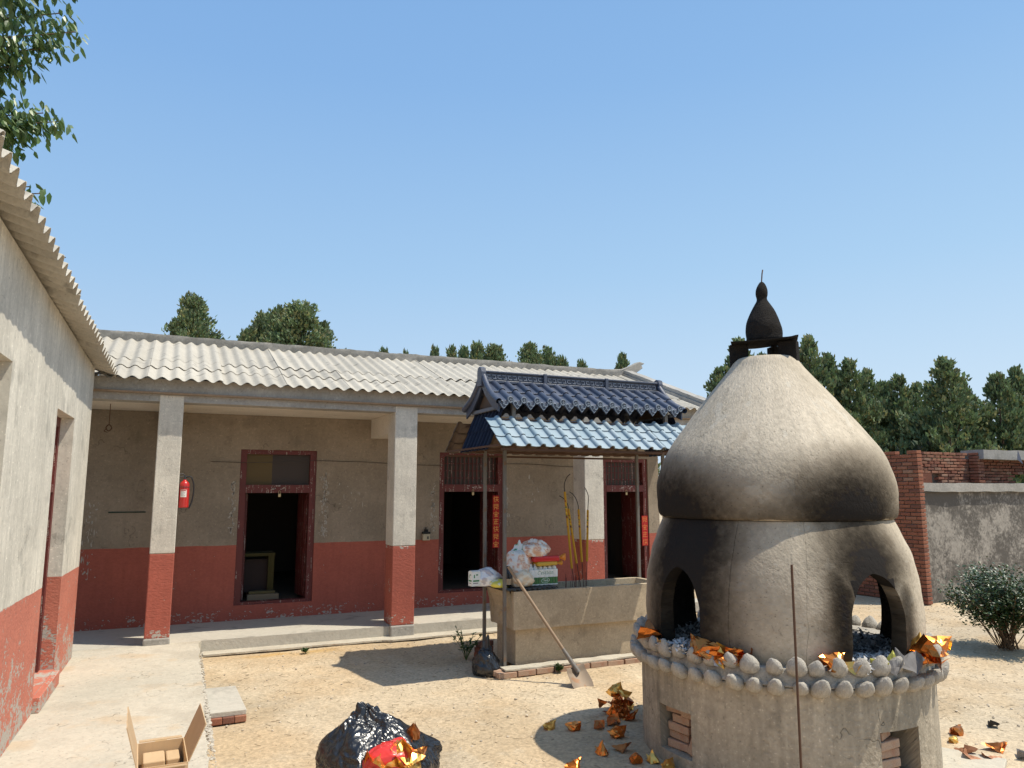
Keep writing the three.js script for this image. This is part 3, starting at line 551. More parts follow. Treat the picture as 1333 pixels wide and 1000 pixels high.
  // ridge with pierced fret panels and end blocks
  const rd = mesh('ridge', merge([rbx(-1.17, 1.17, 3.02, 3.055, -.05, .05, .008), rbx(-1.17, 1.17, 3.135, 3.16, -.042, .042, .008), bx(-1.15, 1.15, 3.055, 3.135, -.018, .018)]), M.navy[0], pav);
  const fret = [];
  for (let k = 0; k < 36; k++) { const x = -1.13 + k * .063; for (const z of [-.024, .024]) { fret.push(bx(x, x + .044, 3.108, 3.116, z - .006, z + .006), bx(x + .014, x + .056, 3.072, 3.08, z - .006, z + .006), bx(x + (k % 2 ? .04 : .004), x + (k % 2 ? .048 : .012), 3.081, 3.107, z - .006, z + .006)); } }
  mesh('fret', merge(fret), M.plain(.22, .24, .29, { roughness: .5 }), rd);
  for (const x of [-.42, .4]) mesh('joint', rbx(x - .012, x + .03, 3.022, 3.164, -.055, .055, .006), M.navy[1], rd);
  for (const s of [-1, 1]) mesh('end_block', (() => { const g = extr([[-.06, 2.98], [.06, 2.98], [.06, 3.14], [.045, 3.185], [.0, 3.2], [-.045, 3.185], [-.06, 3.14]], .05, [], .006); g.rotateY(Math.PI / 2); g.translate(s * 1.18 - .025, 0, 0); return boxUV(g); })(), M.navy[1], rd);
}
// ---------------------------------------------------------------- stone incense trough on its plinth
{
  const t = thing('incense_trough', 'long concrete incense trough with flared rim standing under the pavilion', 'incense trough', [4.26, 0, -7.5]);
  // upper trough: flared hollow tub
  const out = [[-1.0, .42], [1.0, .42], [1.0, .62], [1.04, .74], [1.08, .80], [1.02, .80], [.96, .68], [-.96, .68], [-1.02, .80], [-1.08, .80], [-1.04, .74], [-1.0, .62]].map(([x, y]) => [x * .93, y]);
  const tub = extr(out, .46); tub.translate(0, 0, -.23);
  mesh('tub', boxUV(tub), M.trough, t);
  mesh('front_panel', boxUV(extr([[-.93, .415], [.93, .415], [.95, .70], [.985, .80], [-.93, .80], [-.93, .66]], .07).translate(0, 0, .231)), M.trough, t);
  mesh('rear_panel', boxUV(extr([[-.93, .415], [.93, .415], [.95, .70], [.985, .80], [-.985, .80], [-.95, .66]], .07).translate(0, 0, -.301)), M.trough, t);
  for (const s of [-1, 1]) mesh('end_relief', (() => { const g = new THREE.TorusGeometry(.07, .012, 8, 24, Math.PI); g.rotateY(Math.PI / 2); g.translate(s * .932, .5, 0); return boxUV(g); })(), M.trough, t);
  mesh('pedestal', merge([bx(-.88, .88, .05, .414, -.24, .24)]), M.trough, t);
  mesh('ash_bed', (() => { const g = new THREE.PlaneGeometry(1.78, .44, 60, 20); g.rotateX(-Math.PI / 2); const p = g.attributes.position; for (let i = 0; i < p.count; i++) p.setY(i, .735 + .015 * n3(p.getX(i) * 5, p.getZ(i) * 5, 2) + .008 * n3(p.getX(i) * 17, p.getZ(i) * 17, 2)); g.computeVertexNormals(); return boxUV(g); })(), M.plain(.22, .22, .22, { roughness: 1 }), t);
  const pl = thing('brick_plinth', 'low course of red bricks edging the foot of the incense trough', 'brick edging', [4.26, 0, -7.5]);
  const r = rng(8), bg = new RoundedBoxGeometry(.2, .055, .1, 1, .006), bgu = boxUV(bg);
  for (let k = 0; k < 10; k++) { const o = mesh('brick', bgu, M.dustbrick[k % 2], pl); o.position.set(-1.06 + k * .212, .016 + (r() - .5) * .008, .40 + (r() - .5) * .012); o.rotation.y = (r() - .5) * .05; }
  for (let k = 0; k < 3; k++) { const o = mesh('brick', bgu, M.dustbrick[k % 2], pl); o.position.set(-1.12 + (r() - .5) * .02, .022, .26 - k * .212); o.rotation.y = Math.PI / 2 + (r() - .5) * .06; }
  mesh('mortar_bed', boxUV(jitter(new THREE.BoxGeometry(2.1, .05, .15, 60, 2, 4).translate(0, .022, .285), .012, 8)), M.trough, pl);
  mesh('mortar_cap', boxUV(jitter(new THREE.BoxGeometry(2.16, .016, .15, 80, 2, 6).translate(0, .057, .362), .007, 7)), M.pave, pl);
  // stacked bricks behind the left end
  const st = thing('brick_stack', 'two red bricks stacked behind the left end of the trough by the black bag', 'bricks', [3.32, 0, -7.98]);
  for (const [k, y] of [[0, .03], [1, .09], [3, .15]]) { const o = mesh('brick', bgu, M.brick[k], st); o.position.set(0, y, .01 * k); o.rotation.y = .2 + .1 * k; }
}
// ---------------------------------------------------------------- the furnace
const BC = [4.255, 0, -4.434];
{
  const F = thing('paper_furnace', 'bulbous plastered paper burning furnace with sooty openings on a round petal rimmed base', 'furnace', BC);
  const ev = new Evaluator(); ev.useGroups = false;
  const lathe = (pts, n = 128) => new THREE.LatheGeometry(pts.map((p) => new THREE.Vector2(...p)), n);
  const smooth = (pts, n) => new THREE.SplineCurve(pts.map((p) => new THREE.Vector2(...p))).getPoints(n).map((v) => [v.x, v.y]);
  const outer = smooth([[.93, .66], [.949, .74], [.975, .84], [.982, 1.0], [.968, 1.21], [.931, 1.388], [.873, 1.537], [.828, 1.64]], 40);
  const innerP = outer.map(([r, y]) => [r - .11, y]).reverse();
  const end = outer[outer.length - 1], body = new Brush(boxless(lathe([...outer, [end[0] - .004, end[1] + .001], [end[0] - .106, end[1] + .001], ...innerP, [innerP[innerP.length - 1][0] + .004, outer[0][1] - .001], [outer[0][0] - .004, outer[0][1] - .001], outer[0]])));
  function boxless(g) { return g; }
  let res = body; const OPEN = [-4, 90, 172, -86];
  for (let k = 0; k < 4; k++) {
    const s = new THREE.Shape(); const hw = [.225, .225, .21, .205][k]; s.moveTo(-hw, .6); s.lineTo(hw, .6); s.lineTo(hw, .98); s.bezierCurveTo(hw, 1.18, hw * .5, 1.3, -.02, 1.315); s.bezierCurveTo(-hw * .6, 1.28, -hw, 1.16, -hw, .96); s.lineTo(-hw, .6);
    const g = new THREE.ExtrudeGeometry(s, { depth: .8, bevelEnabled: false, curveSegments: 14 }); g.translate(0, 0, .5);
    const b = new Brush(g); b.rotation.y = OPEN[k] * Math.PI / 180; b.updateMatrixWorld(); res = ev.evaluate(res, b, SUBTRACTION);
  }
  // plaster with the soot of years: a painted map over azimuth (u) and height (v)
  const W = 2048, Hh = 1024, H0 = .5, H1 = 3.0;
  const azd = (a, b) => { let d = a - b; while (d > 180) d -= 360; while (d < -180) d += 360; return d; };
  const opening = OPEN;
  const soot = (az, h, n) => {      // optical thickness of the soot, 0 to about 1
    let s = 0;
    for (const o of opening) {
      const d = azd(az, o), left = o === -86;
      if (h < 1.645) {
        const G = (c, w, p = 2) => Math.exp(-(Math.abs((d - c) / w) ** p));
        if (left) s = Math.max(s, 1.1 * G(0, 22), .6 * G(3, 25) * sstep(1.0, 1.5, h));
        else s = Math.max(s, 1.0 * G(0, 16) * sstep(1.05, 1.34, h) * lerp(1, .55, sstep(1.36, 1.64, h)), .75 * G(-16, 6) * (1 - .6 * sstep(1.2, 1.4, h)), .6 * G(17, 5) * (1 - sstep(1.1, 1.35, h)));
        if (Math.abs(d) < 11 && h < 1.28) s = 1.1;
      } else {
        const up = h - 1.645, e = left ? d + 13 : d + 2, w = left ? 37 : 27, g = Math.exp(-(Math.abs(e / w) ** 2.2));
        const reach = .60 - (left ? .0030 * e : -.0018 * e) + (n - .5) * .2;      // the smoke drifted round the belly
        s = Math.max(s, g * 1.1 * (1 - sstep(-.02, reach, up)));
        s = Math.max(s, .34 * (1 - sstep(.0, .17 + .16 * n, up)));
      }
    }
    return s;
  };
  const map = texOf(W, Hh, (i, c, x, y) => {
    const q = ((y * 1) % 1024) * 1024 + (x % 1024), q2 = ((y * 2 + 311) % 1024) * 1024 + ((x * 2 + 77) % 1024), az = x / W * 360 - 180, h = lerp(H0, H1, y / Hh);
    mix3(c, [.560, .478, .370], [.452, .387, .296], sstep(.3, .7, F1[q]));
    mul3(c, 1 + (F3[q2] - .5) * .26 + (F5[q] - .5) * .3 + (ST[q] - .5) * .22);
    mix3(c, c, [.30, .24, .17], .5 * sstep(.56, .72, F2[q]) * sstep(3, 1.8, h));
    if (F5[q2] > .77) mul3(c, 1.2); if (F5[q2] < .22) mul3(c, .62);
    mul3(c, 1 - .45 * cracks(q2, .004)); if (F2[q2] > .64) mix3(c, c, [.60, .55, .46], .35);
    if (h < 1.645) { // trickles and hairline cracks in the belly plaster
      for (const [a0, w] of [[-61, .14], [20, .14], [-33, .08]]) if (Math.abs(az - a0 - (F1[q] - .5) * 5 - (h - 1.2) * 3) < w) mul3(c, .55);
    }
    const n = F2[q], k = soot(az + (F1[q] - .5) * 9, h + (F2[q] - .5) * .06, n) * (1 + (F3[q] - .5) * .45 + (F5[q] - .5) * .35 + (ST[q] - .5) * .2);
    c[0] = Math.max(.024, c[0] * Math.exp(-3.6 * k)); c[1] = Math.max(.021, c[1] * Math.exp(-3.65 * k - .07 * Math.min(k, .4))); c[2] = Math.max(.019, c[2] * Math.exp(-3.65 * k - .18 * Math.min(k, .4)));
  });
  map.wrapS = THREE.RepeatWrapping;
  const pm = matt({ map, roughness: .95, bumpMap: withRep(PB, [4, 1.6]), bumpScale: .010 });
  const cyl = (g) => { // uv by azimuth and height
    g = g.index ? g.toNonIndexed() : g; const p = g.attributes.position, uv = new Float32Array(p.count * 2);
    for (let i = 0; i < p.count; i += 3) {
      const u = [0, 1, 2].map((k) => Math.atan2(p.getX(i + k), p.getZ(i + k)) / (2 * Math.PI) + .5), mx = Math.max(...u);
      for (let k = 0; k < 3; k++) { uv[(i + k) * 2] = mx - u[k] > .5 ? u[k] + 1 : u[k]; uv[(i + k) * 2 + 1] = (p.getY(i + k) - H0) / (H1 - H0); }
    }
    g.setAttribute('uv', new THREE.BufferAttribute(uv, 2)); return g;
  };
  const wob = (g, a = .012) => { const p = g.attributes.position; for (let i = 0; i < p.count; i++) { const x = p.getX(i), y = p.getY(i), z = p.getZ(i), k = 1 + a * n3(x * 2.3, y * 2.3, z * 2.3) + a * .6 * n3(x * 5.5, y * 7, z * 5.5) + a * .3 * n3(x * 14, y * 14, z * 14); p.setX(i, x * k); p.setZ(i, z * k); } return g; };
  mesh('body', wob(cyl(res.geometry)), pm, F);
  // lining: the burnt inside skin
  mesh('lining', (() => { let b = new Brush(lathe([...innerP.map(([r, y]) => [r - .004, y]).reverse(), ...innerP.map(([r, y]) => [r - .024, y]), [outer[0][0] - .114, .66]], 96)); for (let k = 0; k < 4; k++) { const g = new THREE.BoxGeometry(.52, .86, .9); g.translate(0, .9, .8); const c = new Brush(g); c.rotation.y = OPEN[k] * Math.PI / 180; c.updateMatrixWorld(); b = ev.evaluate(b, c, SUBTRACTION); } return boxUV(b.geometry); })(), M.soot, F);
  const dome = [...smooth([[.80, 1.642], [.845, 1.652], [.866, 1.71], [.873, 1.80], [.868, 1.90], [.838, 2.02], [.772, 2.165], [.61, 2.385], [.443, 2.60], [.30, 2.775], [.25, 2.845], [.215, 2.878]], 70), [.13, 2.885], [.13, 2.8], [.45, 2.45], [.72, 2.0], [.74, 1.645], [.80, 1.642]];
  mesh('dome', wob(cyl(lathe(dome, 160))), pm, F);
  // chimney: four sooty brick stubs, a rusty sheet and a gourd finial
  const tc = V(...BC), leg = [[-.165, -.13, .3], [.135, .15, .1], [-.15, .15, -.2], [.15, -.14, .4]];
  const a45 = -Math.PI / 4;
  for (const [x, z, t] of [[-.20, .02, .1], [.175, .055, -.25], [.10, -.17, .5], [.05, .0, 0]].slice(0, 3)) {
    const c = Math.cos(.765), s = Math.sin(.765); // turned to face the yard's corner
    const g = rbx(-.07, .07, 2.80, 3.0, -.05, .05, .008, 1); g.rotateY(t); g.translate(x, 0, z); g.rotateY(-.765); mesh('chimney_leg', boxUV(jitter(g, .006, 14)), M.soot, F);
  }
  const plate = new THREE.BoxGeometry(.50, .008, .34, 20, 1, 14); { const p = plate.attributes.position; for (let i = 0; i < p.count; i++) p.setY(i, p.getY(i) + .010 * n3(p.getX(i) * 5, 1, p.getZ(i) * 5) + .012 * sstep(.18, .25, p.getX(i))); plate.computeVertexNormals(); }
  plate.rotateZ(.03); plate.rotateY(-.765); plate.translate(.0, 3.008, 0); mesh('chimney_plate', boxUV(plate), M.soot, F);
  const g2 = lathe(smooth([[.0, 3.015], [.125, 3.015], [.138, 3.06], [.140, 3.12], [.128, 3.18], [.098, 3.255], [.066, 3.315], [.044, 3.352], [.040, 3.375], [.046, 3.405], [.045, 3.44], [.034, 3.475], [.016, 3.505], [.0, 3.515]], 60), 40);
  jitter(g2, .006, 9); mesh('finial', boxUV(g2), M.soot, F);
  mesh('finial_wire', tube([[0, 3.5, 0], [.006, 3.54, 0], [.008, 3.58, .004], [.02, 3.615, 0]], .005, 12, 6), M.rust, F);
  // base drum with four stoke holes
  let drum = new Brush(lathe([[0, -.05], [1.015, -.05], [1.022, -.049], [1.022, -.04], [1.022, .1], [1.022, .3], [1.022, .575], [1.024, .605], [1.024, .625], [1.023, .63], [1.01, .63], [.0, .63], [0, -.05]], 160));
  const holes = [[-1, .335], [90, .335], [180, .335], [-87.5, .33]];
  for (const [az, w] of holes) { const g = new THREE.BoxGeometry(w, .295, .6); g.translate(0, .2225, .98); const b = new Brush(g); b.rotation.y = az * Math.PI / 180; b.updateMatrixWorld(); drum = ev.evaluate(drum, b, SUBTRACTION); }
  const dg = drum.geometry.index ? drum.geometry.toNonIndexed() : drum.geometry; { // uv: metres round the drum
    const p = dg.attributes.position, uv = new Float32Array(p.count * 2);
    for (let i = 0; i < p.count; i += 3) { const u = [0, 1, 2].map((k) => Math.atan2(p.getX(i + k), p.getZ(i + k))), mx = Math.max(...u); for (let k = 0; k < 3; k++) { const a = mx - u[k] > Math.PI ? u[k] + 2 * Math.PI : u[k], rad = Math.hypot(p.getX(i + k), p.getZ(i + k)); uv[(i + k) * 2] = a * 1.02; uv[(i + k) * 2 + 1] = p.getY(i + k) + (1.02 - rad); } }
    dg.setAttribute('uv', new THREE.BufferAttribute(uv, 2));
  }
  mesh('drum', wob(dg, .006), M.base, F);
  mesh('rim', boxUV(lathe(smooth([[.85, .631], [1.015, .632], [1.022, .66], [1.02, .695], [1.01, .73], [.99, .742], [.85, .736]], 24), 128)), M.petal, F);
  mesh('hearth', boxUV((() => { const g = new THREE.CircleGeometry(.86, 48); g.rotateX(-Math.PI / 2); g.translate(0, .73, 0); return g; })()), M.plain(.24, .23, .22, { roughness: 1 }), F);
  // stone petals, two rows of fifty
  const petals = [0, 1, 2, 3].map((k) => {
    const g = mergeVertices(new THREE.SphereGeometry(1, 14, 10)), p = g.attributes.position;
    for (let i = 0; i < p.count; i++) { const x = p.getX(i), y = p.getY(i), z = p.getZ(i); const taper = 1 - .28 * sstep(.2, -1, y) ; const w = 1.04 - .34 * sstep(-.1, 1, y) - .30 * sstep(-.3, -1, y); p.setXYZ(i, x * .064 * w * (1 + .1 * n3(y * 2 + k * 5, z, 1)), Math.sign(y) * Math.abs(y) ** .85 * .072 * (1 + .08 * n3(x * 2, z * 2, k * 7)), z * .040 * w + .022 * (1 - (y - .1) * (y - .1)) * (z > 0 ? 1 : .4) + .008 * n3(x * 3, y * 3, k * 3)); }
    g.computeVertexNormals(); return boxUV(g);
  });
  const r = rng(21), up = V(0, 1, 0);
  for (const [rad, h, tilt, n, ph] of [[1.045, .652, .95, 50, .0873], [1.022, .762, .60, 49, .0873]]) for (let k = 0; k < n; k++) {
    const a = ph + k / n * Math.PI * 2 + (r() - .5) * .02, o = mesh('petal', petals[Math.floor(r() * 4)], M.petal, F);
    o.position.set(Math.sin(a) * (rad + (r() - .5) * .012), h + (r() - .5) * .01, Math.cos(a) * (rad + (r() - .5) * .012));
    o.rotation.set(tilt + (r() - .5) * .34, a + (r() - .5) * .2, (r() - .5) * .34, 'YXZ'); const s = .80 + r() * .26; o.scale.set(s * (h < .7 ? .86 : .92), s * (h < .7 ? 1.15 : 1.05) * (.92 + r() * .16), s);
  }
  // bricks walling up the stoke holes
  const bg = [0, 1, 2].map((k) => boxUV(jitter(new RoundedBoxGeometry(.2, .052, .1, 2, .008), .007, 13, k * 5)));
  const brickIn = (az, x, y, d, turn, roll, s, m) => { const o = mesh('brick', bg[m % 3], M.dustbrick[m % 3], F), a = az * Math.PI / 180, rad = .965 - d; o.position.set(Math.sin(a) * rad + Math.cos(a) * x, y, Math.cos(a) * rad - Math.sin(a) * x); o.rotation.set(0, a + turn, roll, 'YXZ'); o.scale.set(s, 1, 1); };
  const A = -87.5; brickIn(A, -.09, .335, .07, .05, .02, .85, 0); brickIn(A, .07, .335, .06, .02, 0, .75, 3); brickIn(A, -.02, .278, .07, -.04, .02, .9, 0); brickIn(A, -.04, .22, .06, .04, -.02, 1, 3); brickIn(A, -.06, .16, .08, .0, .03, 1, 4); brickIn(A, .10, .145, .05, .3, 1.2, .6, 3); brickIn(A, -.05, .105, .06, .06, .01, 1, 0); brickIn(A, .12, .245, .08, .2, 1.0, .5, 1);
  const B = -1; brickIn(B, -.08, .335, .05, .3, .12, .65, 4); brickIn(B, -.06, .277, .03, .06, .02, .9, 2); brickIn(B, -.05, .22, .05, .02, 0, .95, 4); brickIn(B, -.06, .163, .04, -.03, .01, .95, 2); brickIn(B, -.05, .106, .05, .03, 0, .9, 4); brickIn(B, -.06, .05, .04, .03, 0, .95, 2); brickIn(B, .08, .16, .12, .1, 1.45, .9, 4); brickIn(B, .05, .05, .1, .4, 0, .6, 2);
  // ash on the rim and hearth: flakes nobody could count
  const fl = new THREE.BufferGeometry(); fl.setAttribute('position', new THREE.Float32BufferAttribute([0, 0, 0, 1, .2, .1, .5, .1, .8, 0, 0, 0, .5, .1, .8, -.4, .3, .5], 3)); fl.computeVertexNormals();
  const list = [], add = (az, rad, h, s) => list.push([Math.sin(az) * rad, h, Math.cos(az) * rad, s]);
  for (let k = 0; k < 1500; k++) { const a = -1.53 + (r() + r() - 1) * .42 + .1, rad = .72 + r() * .34; add(a, rad, .745 + .07 * Math.exp(-(((a + 1.45) / .25) ** 2)) * r(), .012 + r() * .026); }
  for (let k = 0; k < 1300; k++) { const a = (r() + r() - 1) * .55, rad = .74 + r() * .32; add(a, rad, .742 + .03 * r(), .01 + r() * .024); }
  for (let k = 0; k < 1500; k++) add(r() * 6.283, Math.sqrt(r()) * .78, .735 + .05 * r() * r(), .012 + r() * .03);
  const im = new THREE.InstancedMesh(fl, std({ roughness: 1, side: THREE.DoubleSide, color: 0xffffff }), list.length), mm = new THREE.Matrix4(), qq = new THREE.Quaternion(), ee = new THREE.Euler();
  list.forEach(([x, y, z, s], k) => { ee.set((r() - .5) * 1.6, r() * 6.3, (r() - .5) * 1.6); mm.compose(V(x, y, z), qq.setFromEuler(ee), V(s, s, s)); im.setMatrixAt(k, mm); const v = r() < .15 ? .06 + r() * .08 : .42 + r() * .3; im.setColorAt(k, rgb(v, v * .98, v * .97)); });
  im.name = 'ash'; im.userData.kind = 'stuff'; im.castShadow = im.receiveShadow = true; F.add(im);
}
{ // reinforcing rod
  const pts = []; for (let k = 0; k <= 420; k++) pts.push(k); const L = 1.42;
  const prof = [[0, 0]]; for (let y = 0; y < L; y += .0055) { const rib = (Math.round(y / .0055) % 2) ? .0068 : .0082; prof.push([rib, y]); } prof.push([.007, L], [0, L]);
  const g = new THREE.LatheGeometry(prof.map((p) => new THREE.Vector2(...p)), 10); const o = mesh('iron_rod', g, M.rust); o.position.set(3.435, -.02, -3.455);
  o.quaternion.setFromUnitVectors(V(0, 1, 0), V(.055, 1.39, -.045).normalize()); tag(o, 'thin rusty ribbed iron rod standing upright in front of the furnace', 'iron rod');
}

// ---------------------------------------------------------------- folded gold joss paper
function ingot(seed, kind) {
  const r = rng(seed), j = (s) => (r() - .5) * s, tri = [];
  const T = (a, b, c) => tri.push(...a, ...b, ...c), Q = (a, b, c, d) => { T(a, b, c); T(a, c, d); };
  if (kind === 0) { // boat ingot with two flared ends
    const L = [-.065 + j(.01), .05 + j(.02), j(.02)], Rr = [.07 + j(.01), .055 + j(.02), j(.02)], f0 = [-.03, .0, .03 + j(.01)], f1 = [.03, 0, .032 + j(.01)], b0 = [-.03, 0, -.03], b1 = [.03, 0, -.03 + j(.01)], fm = [j(.01), .028 + j(.01), .04], bm = [j(.01), .028, -.04], tp = [j(.01), .062 + j(.015), 0];
    Q(f0, f1, b1, b0); T(L, f0, fm); T(f0, f1, fm); T(f1, Rr, fm); T(L, bm, b0); T(b0, bm, b1); T(b1, bm, Rr); T(L, b0, f0); T(Rr, f1, b1); T(fm, tp, L); T(fm, Rr, tp); T(bm, L, tp); T(bm, tp, Rr);
  } else if (kind === 1) { // cone-like folded cup
    const n = 6, top = [j(.02), .09 + j(.02), j(.02)]; const ring = [...Array(n)].map((_, k) => [Math.cos(k / n * 6.283) * (.045 + j(.015)), .0 + (k % 2) * .012, Math.sin(k / n * 6.283) * (.045 + j(.015))]);
    for (let k = 0; k < n; k++) T(ring[k], top, ring[(k + 1) % n]); T(ring[0], [.09 + j(.02), .03 + j(.02), j(.03)], ring[1]); T(ring[3], [-.08 + j(.02), .025, j(.04)], ring[4]);
  } else { // opened leaf with a crease
    const a = [-.07 + j(.02), .01 + r() * .03, -.02 + j(.02)], b = [0, 0, -.05 + j(.02)], c = [.075 + j(.02), .03 + r() * .03, j(.03)], d = [j(.02), .0, .05 + j(.02)], e = [j(.02), .035 + r() * .025, j(.015)];
    T(a, b, e); T(b, c, e); T(c, d, e); T(d, a, e); T(d, [.03, .05 + r() * .03, .06], c);
  }
  let P = tri; for (let lv = 0; lv < 2; lv++) { const o = []; for (let i = 0; i < P.length; i += 9) { const a = P.slice(i, i + 3), b = P.slice(i + 3, i + 6), c = P.slice(i + 6, i + 9), m = (u, w) => u.map((q, k) => (q + w[k]) / 2), ab = m(a, b), bc = m(b, c), ca = m(c, a); o.push(...a, ...ab, ...ca, ...ab, ...b, ...bc, ...ca, ...bc, ...c, ...ab, ...bc, ...ca); } P = o; }
  for (let i = 0; i < P.length; i += 3) { const [x, y, z] = P.slice(i, i + 3); for (let k = 0; k < 3; k++) P[i + k] += .009 * n3(x * 34 + k * 9 + seed, y * 34 + k * 5, z * 34); }
  const g = new THREE.BufferGeometry(); g.setAttribute('position', new THREE.Float32BufferAttribute(P, 3)); g.computeVertexNormals(); g.computeBoundingBox(); return boxUV(g.translate(0, -g.boundingBox.min.y, 0));
}
const INGOTS = [...Array(9)].map((_, k) => ingot(40 + k, k % 3));
function joss(x, y, z, k, mat, s, turn, label, group, tip = 0) {
  const o = mesh('joss_paper', INGOTS[k % 9], mat); o.position.set(x, y, z); o.rotation.set(tip, turn, tip * .6); o.scale.setScalar(s); return tag(o, label, 'joss paper', group);
}
{
  const G = M.gold, gl = ['copper joss ingot on sunlit sand just outside the tip of the furnace shadow', 'copper foil joss ingot with pointed wings, second from the left in the furnace shadow', 'small pale gold joss fold between two copper ones in the furnace shadow', 'copper foil joss paper leaning open, nearest to the heap against the furnace base', 'copper foil joss ingot at the middle of the scatter in the furnace shadow', 'dark copper joss paper standing up like a cone in the furnace shadow', 'crumpled copper joss fold with frayed tail behind the standing cone', 'copper joss paper next to the bright gold fold at the lower end of the scatter', 'bright gold joss fold standing close to the furnace foot', 'gold joss paper at the bottom edge of the picture in the furnace shadow', 'gold joss paper at the bottom edge against the furnace foot'];
  [[2.84, -5.47, 0, 2], [3.0, -5.36, 1, 0], [3.2, -5.31, 2, 1], [3.35, -5.34, 3, 1], [3.22, -5.07, 0, 0], [2.92, -4.81, 1, 0], [3.08, -4.81, 2, 1], [3.04, -4.56, 3, 0], [3.16, -4.53, 5, 2], [2.57, -4.62, 6, 0], [3.15, -4.35, 8, 2]].forEach(([x, z, k, m], i) => joss(x, -.012, z, [0, 3, 5, 2, 6, 1, 8, 3, 4, 0, 6][i], G[m], rr(1.02, 1.25) * (i === 2 ? .8 : 1), rr(0, 6), gl[i], null, rr(-.2, .2)));
  [[3.68, -5.76, 0], [3.70, -5.65, 2], [3.59, -5.39, 0], [3.63, -5.58, 1], [3.56, -5.52, 1], [3.50, -5.64, 1], [3.62, -5.50, 1], [3.57, -5.60, 2], [3.52, -5.48, 0], [3.60, -5.66, 1], [3.55, -5.57, 0], [3.59, -5.55, 2], [3.53, -5.60, 0]].forEach(([x, z, m], i) => joss(x - .03, -.012 + (i > 3 ? .05 * (i % 4) : 0), z + .02, i * 2 + 1, G[m], rr(1.05, 1.3), rr(0, 6), 'copper and gold foil joss paper heaped against the left foot of the furnace', 'joss paper in the heap left of the furnace', rr(-.6, .6)));
  const rl = ['shiny copper joss fold at the right foot of the furnace', 'copper joss ingot with a raised fin on sand right of the furnace', 'dull brown joss sheet rolled open right of the furnace', 'dull brown joss tube lying beyond the rolled sheet', 'grey burnt joss scrap at the right edge of the picture', 'small black charred scrap on the sand right of the furnace', 'little yellow and copper fold under the shiny one at the furnace foot', 'brown joss scrap lying flat nearest to the furnace foot on the right'];
  [[5.61, -4.04, 0, 0, 1.25], [5.53, -3.68, 5, 1, 1.2], [5.24, -3.71, 2, 9, 1.3], [5.30, -3.56, 8, 9, 1.0], [5.56, -3.51, 5, 8, 1], [6.07, -4.05, 2, 7, .9], [5.42, -3.93, 3, 2, .9], [5.17, -3.60, 8, 9, 1.1]].forEach(([x, z, k, m, s], i) => joss(x, -.012, z, k, m === 9 ? M.brownpaper : m === 8 ? M.ashpaper : m === 7 ? M.inner : G[m], s, rr(0, 6), rl[i], null, rr(-.2, .2)));
  const pr = ['big copper joss sheet tilted on the left end of the furnace rim', 'small yellow joss scrap tucked between the petals at the left of the rim', 'large shiny copper joss ingot on the rim left of centre', 'pale yellow joss corner behind the large copper ingot on the rim', 'copper joss fold lying against the furnace body on the rim left of centre', 'copper joss fold on the rim just left of the right opening', 'dull yellow joss fold left of the right opening, beside the ash', 'greenish yellow joss scrap in the ash below the right opening', 'pale yellow joss fold standing in the ash below the right opening', 'grey burnt joss scrap over the petals below the right opening', 'copper joss sheet hanging over the petals at the right of the rim', 'yellow joss kite standing up on the right of the rim', 'copper joss ingot behind the yellow kite on the rim', 'copper joss paper at the far right end of the rim', 'orange joss fold in front of the yellow kite on the rim', 'white grey burnt scrap in the ash below the right opening', 'silver grey curled scrap sticking out of the ash below the right opening', 'dark copper joss sheet standing at the back left of the rim'];
  const az = (d, rad) => [BC[0] + Math.sin(d * Math.PI / 180) * rad, BC[2] + Math.cos(d * Math.PI / 180) * rad];
  [[-104, 1.02, .64, 8, 0, 1.5, .5], [-92, 1.04, .65, 5, 2, .7, .3], [-72, 1.0, .64, 0, 0, 1.5, .1], [-66, 1.0, .64, 5, 2, .9, .6], [-60, .985, .62, 2, 0, 1.4, .2], [-26, 1.0, .63, 0, 0, 1.3, .1], [-19, 1.0, .62, 5, 2, .9, .3], [-9, 1.02, .63, 3, 9, .8, .2], [-2, 1.0, .63, 1, 9, .9, .2], [1, 1.06, .63, 8, 8, 1.1, .3], [11, 1.08, .64, 2, 0, 1.6, .8], [15, 1.0, .66, 1, 2, 1.4, .2], [20, 1.0, .63, 0, 0, 1.4, .1], [33, 1.03, .65, 0, 0, 1.3, .1], [12, 1.0, .62, 3, 0, 1.1, .2], [-5, 1.03, .62, 5, 8, 1, .4], [3, 1.0, .63, 1, 8, 1, -.3], [-108, .99, .68, 8, 1, 1.3, 1.1]].forEach(([d, rad, h, k, m, s, tp], i) => { const [x, z] = az(d, rad); joss(x, h + .118, z, k, m === 9 ? YEL() : m === 8 ? M.ashpaper : G[m], s * 1.28, rr(0, 6), pr[i], null, tp); });
    const cl = rng(88); for (const [a0, a1, n, where] of [[-70, -56, 5, 'left of centre'], [9, 38, 7, 'at the right']]) for (let k = 0; k < n; k++) { const [x, z] = az(a0 + (a1 - a0) * (k + cl() * .7) / n, .97 + cl() * .1); joss(x, .74 + cl() * .03, z, Math.floor(cl() * 9), G[[0, 0, 1, 2][Math.floor(cl() * 4)]], 1 + cl() * .35, cl() * 6, `crumpled copper joss scrap in the loose pile on the furnace ledge ${where}`, `joss scraps on the furnace ledge ${where}`, (cl() - .5) * 1.2); }
  function YEL() { return M.yel ??= std({ color: rgb(.50, .46, .09), roughness: .5, metalness: .2, side: THREE.DoubleSide }); }
}

